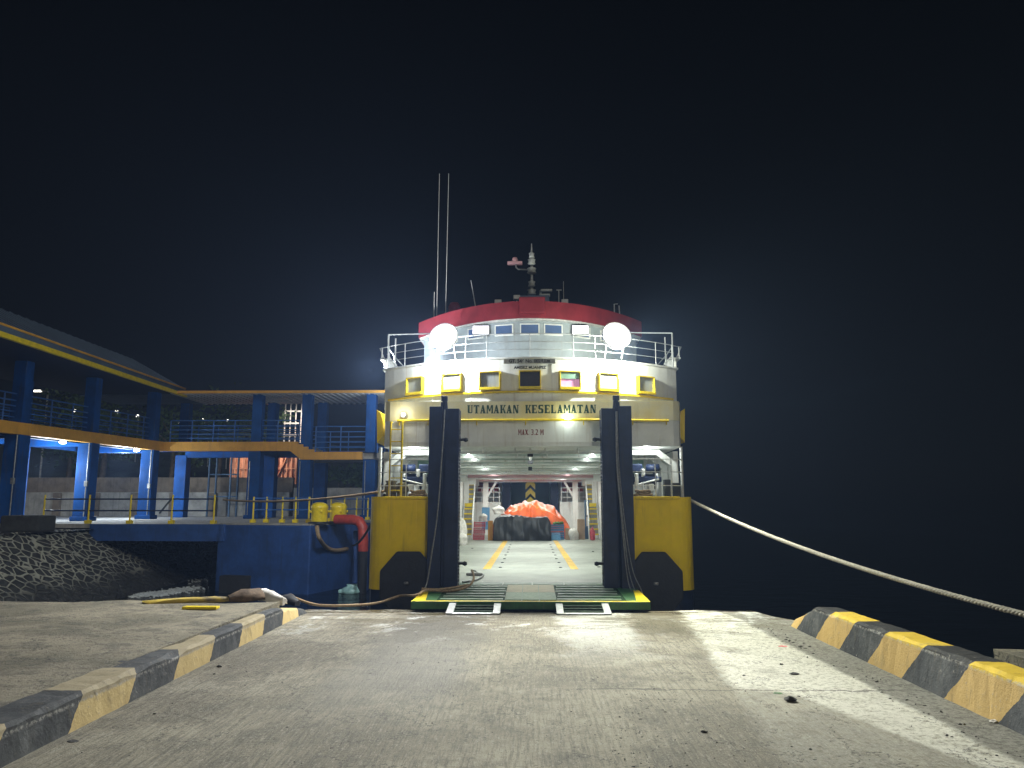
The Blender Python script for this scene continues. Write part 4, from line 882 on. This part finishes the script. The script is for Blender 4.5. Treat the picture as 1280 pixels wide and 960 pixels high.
# small loose scraps on the slipway
def scrap(px, py, r, m, label, cat, seed, flat=.55):
    rnd = random.Random(seed); p = gp(px, py, 0); mb = MB(); n, k = 9, 5; vs = []
    for j in range(k):
        v = j / (k - 1)
        for i in range(n):
            q = 2 * pi * i / n; rr = r * sin(pi * (.12 + .76 * v)) * rnd.uniform(.65, 1.25); vs.append((p.x + rr * cos(q) * 1.3, p.y + rr * sin(q), p.z + r * flat * 2 * v * rnd.uniform(.85, 1.15) - .004))
    mb.add(vs, [(j * n + i, j * n + (i + 1) % n, (j + 1) * n + (i + 1) % n, (j + 1) * n + i) for j in range(k - 1) for i in range(n)]); mb.add(vs[:n], [tuple(range(n))]); mb.add(vs[-n:], [tuple(range(n))[::-1]])
    return tag(put('scrap', mb, m), label, cat)
scrap(988, 877, .045, M['stone'], 'large dark lump on the pale dusty strip of slipway', 'stone', 1)
scrap(993, 843, .040, M['stone'], 'flat dark lump beyond the large one on pale strip', 'stone', 2, .3)
scrap(977, 831, .018, M['stone'], 'tiny dark lump near the red litter', 'stone', 3)
scrap(978, 808, .05, M['pinklitter'], 'red plastic scrap lying on the slipway', 'litter', 4, .12)
scrap(972, 867, .045, M['leafgreen'], 'green leaf scrap lying on the slipway', 'litter', 5, .15)
scrap(274, 834, .025, M['stone'], 'dark pebble beside the left kerb stripes', 'stone', 6)
scrap(268, 843, .014, M['stone'], 'smaller pebble just below the dark kerbside pebble', 'stone', 7)
scrap(90, 927, .040, M['stone'], 'dark flat crumb near the lower end of left kerb', 'stone', 8, .2)
scrap(193, 893, .014, M['stone'], 'small pebble in the middle of left slipway', 'stone', 9)
scrap(1243, 903, .035, M['sack'], 'whitish pebble at the foot of the right kerb', 'stone', 10, .4)
scrap(880, 916, .02, M['stone'], 'dark crumb near the front of the slipway', 'stone', 11)
scrap(930, 845, .015, M['stone'], 'dark speck between the ramp and flat lump', 'stone', 12)

def crumbs():
    rnd = random.Random(5); mb = MB()
    def one(x, y, r):
        z = gnd(y); a = rnd.uniform(0, pi); n = 5; lx, ly = r * rnd.uniform(.8, 2.4), r * rnd.uniform(.5, 1)
        f = lambda q, k: (x + (cos(q) * lx * cos(a) - sin(q) * ly * sin(a)) * k, y + (cos(q) * lx * sin(a) + sin(q) * ly * cos(a)) * k)
        b = [(*f(2 * pi * i / n + .3, rnd.uniform(.8, 1.2)), z - .002) for i in range(n)]; t = [(*f(2 * pi * i / n, rnd.uniform(.3, .6)), z + r * rnd.uniform(.4, .9)) for i in range(n)]
        mb.add(b + t, [(i, (i + 1) % n, n + (i + 1) % n, n + i) for i in range(n)] + [tuple(range(n, 2 * n))])
    for _ in range(300):
        y = rnd.uniform(3.6, 8.4); x = .25 + (y - 4) * .16 + abs(rnd.gauss(0, .62)); one(x, y, rnd.uniform(.003, .009))
    for _ in range(170): one(rnd.uniform(-3.6, 3.6), rnd.uniform(3.5, 14), rnd.uniform(.004, .011))
    for _ in range(90):
        y = rnd.uniform(5, 13); one(3.66 + rnd.gauss(0, .1), y, rnd.uniform(.005, .016))
    return tag(put('debris', mb, M['stone']), 'small dark crumbs scattered over the slipway concrete', 'debris', kind='stuff')
crumbs()

# ------------------------------------------------------------------ left shore: bank, pier floor, walkway
bank = MB(); ys = [12 + k * 1.2 for k in range(28)]; vs = []
for y in ys:
    for k in range(7):
        t = k / 6; vs.append((-12.0 - .06 * (y - 20) - 3.0 * t + .06 * sin(y * 2 + k), y, -1.5 + 2.45 * t + .05 * sin(y * 3.1 + k * 2)))
bank.add(vs, [(j * 7 + k, j * 7 + k + 1, (j + 1) * 7 + k + 1, (j + 1) * 7 + k) for j in range(len(ys) - 1) for k in range(6)])
tag(put('stone_revetment', bank, M['revet']), 'sloping bank of dark stones set in pale mortar below the pier', 'stone bank')
tag(put('land', MB().add([(-80, 5, .94), (-14.6, 5, .94), (-15.0, 26.4, .94), (-16.5, 44, .94), (-80, 44, .94)], [(0, 1, 2, 3, 4)]), M['dark']), 'dark ground on the bank left of the slipway', 'ground', kind='structure')
tag(put('hillside', (lambda mb: mb.add([(-90 + i * 6, 47 + j * 6, (.9 + min(1, j / 2) * 2.2 + j * .75 + .6 * sin(i * 1.3 + j)) * (1 if i < 13 else .4) - (2.2 if i > 14 else 0)) for j in range(8) for i in range(16)], [(j * 16 + i, j * 16 + i + 1, (j + 1) * 16 + i + 1, (j + 1) * 16 + i) for j in range(7) for i in range(15)], True))(MB()), mat('dark_hill_scrub', (.03, .04, .022), .95, vary=.35, scale=.8, bump=.6, bscale=3)), 'dark scrubby hillside behind the pier', 'hillside', kind='structure')
put_floor = put('pier_floor', MB().prism([(-60, 26.9), (-15.5, 26.7), (-10.5, 26.4), (-6.6, 28), (-6.2, 44), (-60, 44)], .98, 1.12), M['concrete'])
tag(put_floor, 'pale concrete floor of the pier under the blue walkway', 'pier floor', kind='structure')
tag(put('pier_edge_beam', MB().prism([(-15.2, 26.6), (-10.4, 26.3), (-10.3, 26.7), (-15.2, 27.0)], .55, 1.115), M['blockblue']), 'dark blue edge beam along the front of the pier floor', 'beam')
# dolphin block
ang = math.atan2(1.0, -3.4) - pi
c0 = V((-7.2, 25.45, 0)); ux = V((-cos(R(16)), sin(R(16)), 0)); uy = V((sin(R(16)), cos(R(16)), 0))
q = lambda a, b: tuple((c0 + ux * a + uy * b)[:2])
dol = put('mooring_dolphin', MB().prism([q(0, 0), q(0, 5), q(3.6, 5), q(3.6, 0)][::1], -2.2, 1.1), M['blockblue'], bevel=.04)
tag(dol, 'blue painted concrete mooring block with two yellow bollards', 'dolphin')
put('cap', MB().prism([q(.03, .03), q(.03, 5), q(3.55, 5), q(3.55, .03)], 1.102, 1.15), M['concrete'], dol)
put('fender_hole', MB().box(-10.3, -9.3, 25.9, 26.3, -1.6, -.55), M['black'], dol)
def bollard(x, y, label):
    t = thing('bollard', (x, y, 1.15), label, 'bollard', 'yellow bollards on the dolphin')
    put('post', MB().lathe([(.27, 1.15), (.27, 1.62), (.29, 1.66), (.29, 1.72), (.24, 1.80), (.12, 1.85), (0, 1.86)], (x, y, 0), 22), M['trim'], t)
    put('base_plate', MB().lathe([(.36, 1.15), (.36, 1.2), (.28, 1.22)], (x, y, 0), 20), M['black'], t)
    s = MB()
    for k in range(4): s.lathe([(0, -.05), (.04, -.03), (.04, .03), (0, .05)], (x + .29 * cos(k * 1.57 + .5), y + .29 * sin(k * 1.57 + .5), 1.55), 8)
    put('stud', s, M['trim'], t)
bollard(-7.08, 26.0, 'front yellow domed bollard at the corner of the blue dolphin')
bollard(-6.62, 26.75, 'rear yellow domed bollard beside the red fender')
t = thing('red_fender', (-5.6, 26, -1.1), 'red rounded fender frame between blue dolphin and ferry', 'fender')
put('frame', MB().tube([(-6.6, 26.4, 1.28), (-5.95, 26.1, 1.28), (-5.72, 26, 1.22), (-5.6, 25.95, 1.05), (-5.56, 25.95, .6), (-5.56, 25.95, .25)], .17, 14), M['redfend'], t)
put('shaded_leg', MB().tube([(-5.56, 25.95, .249), (-5.56, 25.95, -1.6)], .15, 14), M['black'], t)  # black lower length paints in the shade on the red fender
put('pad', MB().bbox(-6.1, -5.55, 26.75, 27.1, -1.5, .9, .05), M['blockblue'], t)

# covered walkway, two storeys
BX = lambda y: -17.3 - (36 - y) * .115
RX = lambda y: -17.15 + (36.4 - y) * .025
wk = thing('covered_walkway', (-15, 36, 1.12), 'two storey blue columned covered walkway with orange floor beam', 'walkway')
FZ0, FZ1 = 4.27, 4.70
def col(x, y, z0, z1, w=.58, name='column'):
    return put(name, MB().bbox(x - w / 2, x + w / 2, y - w / 2, y + w / 2, z0, z1, .02), M['blue'], wk)
for y in (23.6, 27.4, 31.2, 35.4):
    for dx in (0, -3.3):
        yy = y + (.0 if dx == 0 else .6); col(BX(y) + dx - .28, yy, 1.12, FZ0); col(BX(y) + dx - .28, yy, FZ1, 6.98, .46)
for x, y in ((-13.0, 36.3), (-10.62, 36.3), (-7.55, 36.3), (-13.3, 39.3), (-10.7, 39.3), (-17.9, 39.4)):
    low_ = (x > -11 ); col(x, y, 1.12, FZ0 if not low_ else 3.86); col(x, y, FZ1 if not low_ else 4.2, 6.98, .46)
# floor beams
fb = MB()
A0 = (BX(22) , 22); A1 = (-17.3, 36.0)
fb.prism([(A0[0], 22), (A1[0], A1[1]), (A1[0] - .25, 36.25), (A0[0] - .25, 22)], FZ0, FZ1)
put('floor_beam', fb, M['orange'], wk)
fb2 = MB().xprism([(-17.298, FZ0), (-11.3, FZ0), (-10.75, 3.86), (-7.9, 3.86), (-7.9, 4.22), (-10.2, 4.22), (-10.2, 4.34), (-10.45, 4.34), (-10.45, 4.46), (-10.7, 4.46), (-10.7, 4.58), (-10.95, 4.58), (-10.95, FZ1), (-17.298, FZ1)], 35.95, 36.2)
put('floor_beam', fb2, M['orange'], wk)
stp = MB()
for k in range(4): stp.box(-10.95 + .25 * k, -10.7 + .25 * k, 36.21, 38.6, FZ1 - .12 * (k + 1) - .04, FZ1 - .12 * (k + 1))
put('steps', stp, M['concrete'], wk)
fs_ = MB().prism([(A0[0] - .26, 22), (A1[0] - .26, 36.26), (-11.0, 36.22), (-11.0, 39.6), (-21.2, 39.6), (A0[0] - 4, 22)], FZ0 + .2, FZ1 - .03)
put('floor_slab', fs_, M['blue'], wk)
put('landing', MB().box(-10.7, -7.4, 36.21, 39, 3.9, 4.18), M['concrete'], wk)
xb_ = MB()
for y in (23.6, 27.4, 31.2, 35.4): xb_.box(BX(y) - 3.6, BX(y) - .3, y - .15, y + .15, FZ0 - .12, FZ0 + .19)
xb_.box(-17.7, -11.3, 39.15, 39.45, FZ0 - .12, FZ0 + .19).box(-13.2, -12.9, 36.3, 39.2, FZ0 - .12, FZ0 + .19)
for dx in (-3.75, -.5): xb_.prism([(BX(22) + dx, 22), (BX(36) + dx, 36), (BX(36) + dx - .25, 36), (BX(22) + dx - .25, 22)], FZ0 - .03, FZ0 + .195)
put('cross_beam', xb_, M['blue'], wk)
# roof: pitched long wing and short wing
EZ = 7.0
ro = MB(); ex = .45
pts = []
for y in (22, 36.4):
    x = RX(y) + ex; pts.append((x, y))
v_ = [(pts[0][0], 22, EZ + .30), (pts[1][0], 36.4, EZ + .30), (pts[1][0] - 2.6, 36.4 + .0, EZ + 1.75), (pts[0][0] - 2.6, 22, EZ + 1.75), (pts[1][0] - 5.2, 36.4, EZ + .30), (pts[0][0] - 5.2, 22, EZ + .30)]
v2 = [(a, b, c - .06) for a, b, c in v_]
ro.add(v_ + v2, [(0, 1, 2, 3), (3, 2, 4, 5), (6, 9, 8, 7), (9, 11, 10, 8), (0, 6, 7, 1), (1, 7, 8, 2), (2, 8, 10, 4), (4, 10, 11, 5), (5, 11, 9, 3), (3, 9, 6, 0)])
for k in range(30):                       # standing seams
    y = 22.2 + k * .48; x = RX(y) + ex; ro.bar((x, y, EZ + .315), (x - 2.6, y, EZ + 1.765), .03, .04)
ro.prism([(pts[1][0] - 5.2, 36.5), (-6.7, 35.5), (-6.7, 40), (pts[1][0] - 5.2, 40)], EZ + .02, EZ + .10)
put('roof', ro, M['roofmetal'], wk)
fa = MB().prism([(pts[0][0] + .02, 22), (pts[1][0] + .02, 36.4), (pts[1][0] - .06, 36.4), (pts[0][0] - .06, 22)], EZ + .06, EZ + .27); put('fascia', fa, M['roofmetal'], wk)
gt = MB().prism([(pts[0][0] + .10, 22), (pts[1][0] + .10, 36.5), (pts[1][0] - .04, 36.5), (pts[0][0] - .04, 22)], EZ - .10, EZ + .058); 
put('gutter', gt, M['trim'], wk)
put('gutter', MB().prism([(pts[0][0] + .06, 22), (pts[1][0] + .06, 36.4), (pts[1][0] - .04, 36.4), (pts[0][0] - .04, 22)], EZ + .272, EZ + .335), M['orange'], wk)
put('gutter', MB().box(pts[1][0] + .0, -6.7, 35.38, 35.48, EZ - .06, EZ + .06), M['orange'], wk)
ce_ = MB().box(-17, -6.8, 35.6, 39.6, EZ - .01, EZ + .015)
for k in range(34): ce_.box(-17 + k * .3, -16.9 + k * .3, 35.6, 39.6, EZ - .05, EZ - .012)
put('ceiling', ce_, M['ceil'], wk)
put('ceiling', MB().prism([(RX(22) + .3, 22), (BX(36) + .2, 36), (BX(36) - 4.4, 36), (BX(22) - 4.4, 22)], EZ - .0, EZ + .03), M['navy'], wk)  # navy colour paints in the shadow under the long wing's roof
# upper railings
def uprail(p, q_, z, zs, n):
    mb = MB(); p, q_ = V((*p, z)), V((*q_, z))
    for h in zs: mb.tube([p + V((0, 0, h)), q_ + V((0, 0, h))], .028, 6)
    for k in range(n + 1):
        c = p.lerp(q_, k / n); mb.tube([c, c + V((0, 0, zs[-1]))], .03, 6)
    return put('upper_railing', mb, M['bluerail'], wk)
HS = (.2, .4, .6, .8, 1.05)
uprail((BX(22) - .3, 22), (BX(36) - .3, 35.9), FZ1, HS, 12); uprail((BX(22) - 3.7, 22), (BX(36) - 3.7, 38), FZ1, HS, 12)
uprail((-17.2, 36.3), (-11.0, 36.3), FZ1, HS, 6); uprail((-17.2, 39.4), (-11.0, 39.4), FZ1, HS, 6)
uprail((-10.2, 36.3), (-7.8, 36.3), 4.2, (.25, .5, .75, 1.0, 1.25), 2); uprail((-10.2, 39), (-7.4, 39), 4.2, (.25, .5, .75, 1.0, 1.25), 3)
uprail((-7.3, 36.6), (-6.2, 36.6), 4.2, (.25, .5, .75, 1.0, 1.25, 1.5), 2)
put('gangway', MB().box(-7.25, -6.0, 36.3, 38.8, 3.95, 4.19), M['concrete'], wk)
for k, y in enumerate((27.4, 31.2, 35.4)):
    x = BX(y) - .28
    put('plinth', MB().bbox(x - .36, x + .36, y - .36, y + .36, 1.12, 1.30, .03), M['blue'], wk)
    cd = MB().tube([(x + .20, y - .32, 1.3), (x + .20, y - .32, FZ0 - .02)], .022, 6).bbox(x + .13, x + .27, y - .37, y - .30, 2.5, 2.72, .015); put('conduit', cd, M['galv'], wk)
for x in (-13.0, -10.62, -7.55):
    put('plinth', MB().bbox(x - .36, x + .36, 35.94, 36.66, 1.12, 1.30, .03), M['blue'], wk)
    put('conduit', MB().tube([(x - .18, 35.98, 1.3), (x - .18, 35.98, 3.8)], .022, 6), M['galv'], wk)
lampspots = [(-18.5, 30.0), (-17.9, 34.6)]
for x, y in lampspots:
    put('under_lamp', MB().lathe([(0, 0), (.10, .02), (.13, .06), (.10, .12), (0, .13)], (x, y, FZ0 - .12), 14), M['bulb'], wk)
# pier railing with yellow posts
def pier_rail(pts, z, label, h=.95, m=None):
    t = thing('pier_railing', (pts[0][0], pts[0][1], z), label, 'railing')
    for x, y in pts:
        put('post', MB().tube([(x, y, z), (x, y, z + h)], .032, 8).bbox(x - .09, x + .09, y - .09, y + .09, z, z + .12, .02), M['trim'], t)
    mb = MB()
    for hh in (.45, .85): mb.tube([(x, y, z + hh) for x, y in pts], .026, 8)
    put('rails', mb, m or M['bluerail'], t)
P1 = [(-17.1 + .0, 27.0)] + [(-15.5 + 1.5 * k, 27.0 - .05 * k) for k in range(4)]
pier_rail(P1, 1.12, 'long pier railing with slim yellow posts above the stone bank', 1.0, M['navy'])
pier_rail([(-9.75, 27.2), (-9.35, 27.4), (-8.75, 27.3), (-8.25, 27.2), (-7.75, 27.1)], 1.15, 'short pier railing with yellow posts behind the bollards', .9)
pier_rail([(-7.6, 29.5), (-7.3, 30.4), (-7.0, 31.2), (-6.75, 32.2), (-6.5, 33.2)], 1.15, 'pier railing with yellow posts running back along the red fender', .9)
# walls behind
wl = thing('retaining_wall', (-30, 44, 1.12), 'two tier concrete retaining wall behind the blue columns', 'wall')
put('lower_tier', MB().box(-44, -13.5, 43.2, 43.6, 1.12, 2.45), M['concrete'], wl); put('upper_tier', MB().box(-44, -13.5, 43.75, 44.1, 1.12, 3.3), M['brownwall'], wl)
b_ = MB()
for k in range(12): b_.box(-40 + k * 2.2, -39.6 + k * 2.2, 43.0, 43.2, 1.12, 2.42)
put('buttress', b_, M['brownwall'], wl)
tag(put('boundary_wall', MB().bbox(-13.3, -7.2, 43.3, 43.6, 1.12, 2.7, .03), M['concrete']), 'pale low boundary wall under the green bush', 'wall')
tag(put('stone_plinth', MB().prism([(-16.3, 23.6), (-15.2, 23.8), (-15.2, 24.7), (-16.4, 24.7)], .94, 1.45), M['dark'], bevel=.06), 'dark concrete plinth on top of the stone bank', 'plinth')
# coral-lit building and white scaffold
cb_ = thing('roadside_building', (-13.3, 46, 1.1), 'coral coloured building with barred front behind blue columns', 'building')
wlm = MB().box(-18.4, -14.3, 47.0, 47.3, 3.0, 5.1)
put('wall', wlm, M['coral'], cb_)
br = MB()
for k in range(15): br.box(-18.4 + k * .29, -18.32 + k * .29, 46.85, 46.95, 3.0, 5.1)
br.box(-18.4, -14.3, 46.86, 46.96, 3.9, 3.98); br.bar((-15.5, 46.83, 3.2), (-14.7, 46.83, 5.0), .25, .05)
put('bars', br, M['coral'], cb_); put('base_slab', MB().box(-18.6, -14.1, 46.6, 47.4, 2.75, 2.99), M['dark'], cb_)
sc_ = thing('lattice_tower', (-15, 50, 2), 'white lit lattice tower seen through the upper walkway', 'tower')
lt = MB()
for z in (4.2, 5.2, 6.2, 7.0, 7.8, 8.4): lt.box(-16.2, -14.7, 50, 50.08, z, z + .10)
for k in range(5): lt.box(-16.2 + k * .36, -16.13 + k * .36, 50.08, 50.16, 2, 8.5)
put('lattice', lt, M['rail'], sc_)
lp = thing('lattice_pole', (-16.2, 44.5, 1.1), 'blue double pole steel frame standing behind the pier', 'pole')
pm_ = MB()
for x in (-17.6, -17.2, -16.4, -16.0): pm_.tube([(x, 42.0, 1.12), (x, 42.0, 4.9)], .06, 8)
for z in (2.2, 3.4): pm_.tube([(-17.6, 42, z), (-16, 42, z)], .04, 6)
put('uprights', pm_, M['bluegrey'], lp); put('brace', MB().bar((-20.2, 42, 1.3), (-18.9, 42, 3.0), .12, .06), M['dark'], lp); put('brace', MB().bar((-15.3, 42, 1.3), (-14.5, 42, 2.7), .12, .06), M['dark'], lp)

# trees, bush, far lamps
def leafmesh(name, rx, ry, rz_, n, size, seed, clumps=14):
    rnd = random.Random(seed); mb = MB()
    cs = [V((rnd.gauss(0, .42) * rx, rnd.gauss(0, .42) * ry, rnd.gauss(0, .42) * rz_)) for _ in range(clumps)]
    for _ in range(n):
        c = rnd.choice(cs); p = c + V((rnd.gauss(0, .2) * rx, rnd.gauss(0, .2) * ry, rnd.gauss(0, .18) * rz_))
        a = V((rnd.uniform(-1, 1), rnd.uniform(-1, 1), rnd.uniform(-1, 1))).normalized(); b = a.orthogonal().normalized(); s_ = size * rnd.uniform(.6, 1.4)
        mb.add([p - a * s_, p + b * s_ * .45, p + a * s_, p - b * s_ * .45], [(0, 1, 2, 3)])
    return mb
def tree(x, y, z, h, r, label, seed, n=1500):
    t = thing('tree', (x, y, z), label, 'tree', 'trees on the dark hillside'); rnd = random.Random(seed)
    tk = MB().tube([(x, y, z - .5), (x + .1, y, z + h * .35), (x - .05, y + .1, z + h * .75)], [.22, .16, .07], 8)
    for k in range(5):
        a = k * 1.3 + seed; tk.tube([(x + .05, y, z + h * (.35 + .07 * k)), (x + r * .6 * cos(a), y + r * .6 * sin(a), z + h * (.6 + .06 * k))], [.08, .03], 6)
    put('trunk', tk, M['bark'], t)
    c = leafmesh('crown', r, r, h * .42, n, .17, seed); c.v = [(a + x, b + y, cc + z + h * .68) for a, b, cc in c.v]
    put('crown', c, M['leaf'], t)
for k, (x, y, h, r, lb) in enumerate(((-27.5, 49, 6.5, 2.6, 'broad dark tree on the hillside behind the leftmost columns'), (-23.5, 50, 5.5, 2.2, 'dark tree behind the gap between the lit blue columns'), (-19.8, 48.5, 6, 2.4, 'leafy tree rising behind the blue double pole frame'), (-31.5, 52, 7, 3, 'tall dark tree at the far left of the hillside'), (-17.3, 51, 4.6, 1.9, 'small dark tree left of the coral building'))):
    tree(x, y, 2.4, h, r, lb, 11 + k)
t = thing('bush', (-10.4, 44.6, 1.5), 'light green leafy bush above the pale boundary wall', 'bush')
c = leafmesh('foliage', 1.5, .7, 1.0, 1500, .16, 77, 10); c.v = [(a - 10.3, b + 44.9, cc + 3.2) for a, b, cc in c.v]
put('foliage', c, mat('bush_leaves', (.10, .17, .05), .6, vary=.3, scale=2), t)
st = MB()
for k in range(6): st.tube([(-10.9 + k * .25, 44.8, 1.2), (-11.2 + k * .36, 44.9, 3.0)], [.05, .02], 6)
put('stem', st, M['bark'], t)
sl = thing('street_lamp', (-33.3, 55, 2), 'street lamp with a flat white lit head beyond the walkway', 'street lamp')
p0 = at(60, 490, 55); put('pole', MB().tube([(p0.x, 55, 2), (p0.x, 55, p0.z + .05), (p0.x - .6, 55, p0.z + .1)], .07, 8), M['galv'], sl)
put('lamp_head', MB().bbox(p0.x - 1.3, p0.x - .5, 54.9, 55.1, p0.z + .02, p0.z + .14, .03), M['far'], sl)
for k, (px, py, lb) in enumerate(((93, 513, 'far lamp left of the second upper column'), (92, 526, 'far lamp just below the leftmost far light'), (110, 520, 'far lamp showing beside the second upper column'), (110, 526, 'far lamp lowest beside the second upper column'), (146, 514, 'far lamp with a slight halo between upper columns'), (125, 530, 'faint far lamp near the walkway railing'), (172, 520, 'greenish far lamp beside the third upper column'), (225, 530, 'far lamp right of the walkway corner'), (255, 524, 'far lamp high between the short wing columns'), (285, 526, 'far lamp in the middle of the short wing'), (301, 541, 'bright low far lamp before the third column'), (261, 541, 'dim low far lamp over the orange beam'))):
    p = at(px, py, 62); fl_ = thing('far_lamp', (p.x, 62, 3), lb, 'lamp', 'far lamps beyond the walkway')
    put('bulb', MB().lathe([(0, -.12), (.10, -.07), (.13, 0), (.10, .07), (0, .12)], p, 10), M['far'], fl_); put('pole', MB().tube([(p.x, 62.15, 3), (p.x, 62.15, p.z)], .05, 6), M['galv'], fl_)
# foam and floating plastic
def foam(cs, label, seed):
    rnd = random.Random(seed); mb = MB()
    for x, y, n, sx, sy in cs:
        for _ in range(n):
            a, b = x + rnd.gauss(0, sx), y + rnd.gauss(0, sy); r = rnd.uniform(.015, .06)
            mb.lathe([(0, -.02), (r, 0), (r * .7, r * .25), (0, r * .35)], (a, b, -1.09), 6)
    return tag(put('sea_foam', mb, M['foam']), label, 'foam', kind='stuff')
a = gz(190, 743, -1.1); b = gz(225, 738, -1.1); c = gz(275, 716, -1.1); d = gz(255, 722, -1.1)
foam([(a.x, a.y, 700, .30, .35), (b.x, b.y, 500, .25, .5), (c.x, c.y, 300, .25, .9), (d.x, d.y, 120, .4, .9)], 'white foam along the foot of the stone bank', 4)
p = gz(440, 741, -1.1)
tag(put('plastic_bag', (lambda mb: mb.lathe([(0, -.1), (.30, -.06), (.40, .04), (.30, .15), (.16, .20), (.20, .26), (0, .24)], (p.x, p.y, -1.08), 9).bbox(p.x - .42, p.x - .1, p.y - .2, p.y + .1, -1.1, -.98, .04).bbox(p.x + .12, p.x + .4, p.y - .1, p.y + .2, -1.1, -.94, .04))(MB()), M['plastic']), 'pale teal plastic bag floating between dolphin and ferry', 'plastic bag')

# ------------------------------------------------------------------ lights
def light(kind, name, loc, col_, power, size=.1, aim=None, angle=None, blend=.2, shape=None):
    l = bpy.data.lights.new(name, kind); l.color = col_; l.energy = power
    if kind == 'AREA':
        l.size = size if not isinstance(size, tuple) else size[0]
        if isinstance(size, tuple): l.shape = 'RECTANGLE'; l.size_y = size[1]
    elif kind == 'SUN': l.angle = size
    else: l.shadow_soft_size = size
    if kind == 'SPOT': l.spot_size = angle; l.spot_blend = blend
    o = bpy.data.objects.new(name, l); COL.objects.link(o); o.location = loc
    if aim is not None: o.rotation_euler = (V(aim) - V(loc)).to_track_quat('-Z', 'Y').to_euler()
    return o
light('SPOT', 'flood_beam', (-FX, 16.82, 5.40), (.95, .96, .95), 7800, .10, (-4.8, 7.6, 0), R(104), .42)
light('POINT', 'flood_spill', (-FX, 17.25, 5.12), (.90, .95, 1), 330, .08)
light('POINT', 'flood_spill', (FX, 17.25, 5.12), (.97, 1, .86), 400, .08)
light('SPOT', 'flood_beam', (FX, 16.82, 5.40), (.97, 1, .86), 9000, .10, (5.0, 9.6, 0), R(100), .45)
for x in (-1.26, 1.30): light('SPOT', 'eave_beam', (x, wy(x) - .3, 6.2), (.95, .95, 1), 30, .1, (x, 14, 2), R(150), .5)
for y in (21.5, 27, 33, 39, 43.5): light('AREA', 'deck_tubes', (0, y, 3.05), (.94, 1, .93), 185, (4.2, 1.2), (0, y, 0))
for s in (-1, 1): light('POINT', 'mooring_station_fill', (s * 2.7, 17.75, 3.0), (.92, 1, .95), 34, .10)  # added fill lights to brighten the bow stations, without fixtures
for x, y in lampspots: light('POINT', 'pier_lamp', (x - .9, y + .4, FZ0 - 1.0), (.85, .95, 1), 520, .1)
light('POINT', 'pier_lamp', (-20.0, 37.5, 3.8), (.85, .95, 1), 420, .1)
light('SPOT', 'building_lamp', (-16.2, 44.8, 5.4), (1, .72, .52), 330, .1, (-16.2, 47.2, 3.9), R(130), .4)
light('SPOT', 'tower_lamp', (-15.4, 48.5, 7.6), (1, .85, .75), 160, .1, (-15.4, 50, 6.4), R(120), .4)
light('POINT', 'visor_lamp', (.85, 17.02, 3.62), (.85, 1, .9), 3.5, .05)
light('POINT', 'visor_lamp', (-2.86, 17.05, 3.80), (1, .97, .85), 5, .05)
light('POINT', 'added_wing_lamp', (-4.05, 19.3, 5.2), (.90, .96, 1), 1100, .1)  # added fill from the ferry's side onto dolphin, bollards and columns
light('POINT', 'landing_lamp', (-6.6, 34.6, 6.2), (.9, .97, 1), 130, .1)
EL, AZ = 22, 166                                # faint moonlight / shore glow from behind the camera
sun = light('SUN', 'sun', (0, -10, 20), (1, .95, .82), .46, R(4))
sd_ = V((sin(R(AZ)) * cos(R(EL)), cos(R(AZ)) * cos(R(EL)), sin(R(EL)))); sun.rotation_euler = (-sd_).to_track_quat('-Z', 'Y').to_euler()

# ------------------------------------------------------------------ night sky, haze
w = bpy.data.worlds.new('World'); SC.world = w; w.use_nodes = True; nt = w.node_tree
sk = nt.nodes.new('ShaderNodeTexSky'); sk.sky_type = 'NISHITA'; sk.sun_disc = False; sk.sun_elevation = R(EL); sk.sun_rotation = R(AZ)
bg = nt.nodes['Background']; bg.inputs[1].default_value = .00032
hs = nt.nodes.new('ShaderNodeHueSaturation'); hs.inputs['Saturation'].default_value = .4; nt.links.new(sk.outputs[0], hs.inputs['Color']); nt.links.new(hs.outputs[0], bg.inputs[0])
hz = put('haze', MB().box(-90, 40, -14, 110, -3, 16), bpy.data.materials.new('night_haze')); tag(hz, 'faint sea haze lit by the floodlights', 'haze', kind='stuff')
hm = hz.data.materials[0]; hm.use_nodes = True; N = hm.node_tree.nodes; N.remove(N['Principled BSDF'])
pv = N.new('ShaderNodeVolumePrincipled'); pv.inputs['Color'].default_value = (.40, .58, 1, 1); pv.inputs['Density'].default_value = .00115; pv.inputs['Anisotropy'].default_value = .1
hm.node_tree.links.new(pv.outputs[0], N['Material Output'].inputs['Volume'])

# ------------------------------------------------------------------ camera and render
cam = bpy.data.cameras.new('camera'); co = bpy.data.objects.new('camera', cam); COL.objects.link(co)
cam.sensor_width = 36; cam.lens = F / 1280 * 36; cam.clip_end = 2000; cam.clip_start = .05
co.location = (0, 0, CH); co.rotation_euler = (R(90) + PITCH, 0, YAW); SC.camera = co
SC.view_settings.view_transform = 'Standard'; SC.view_settings.look = 'None'; SC.view_settings.exposure = 0; SC.view_settings.gamma = 1
SC.cycles.use_denoising = True; SC.cycles.sample_clamp_indirect = 4
SC.cycles.max_bounces = 6; SC.cycles.volume_bounces = 0
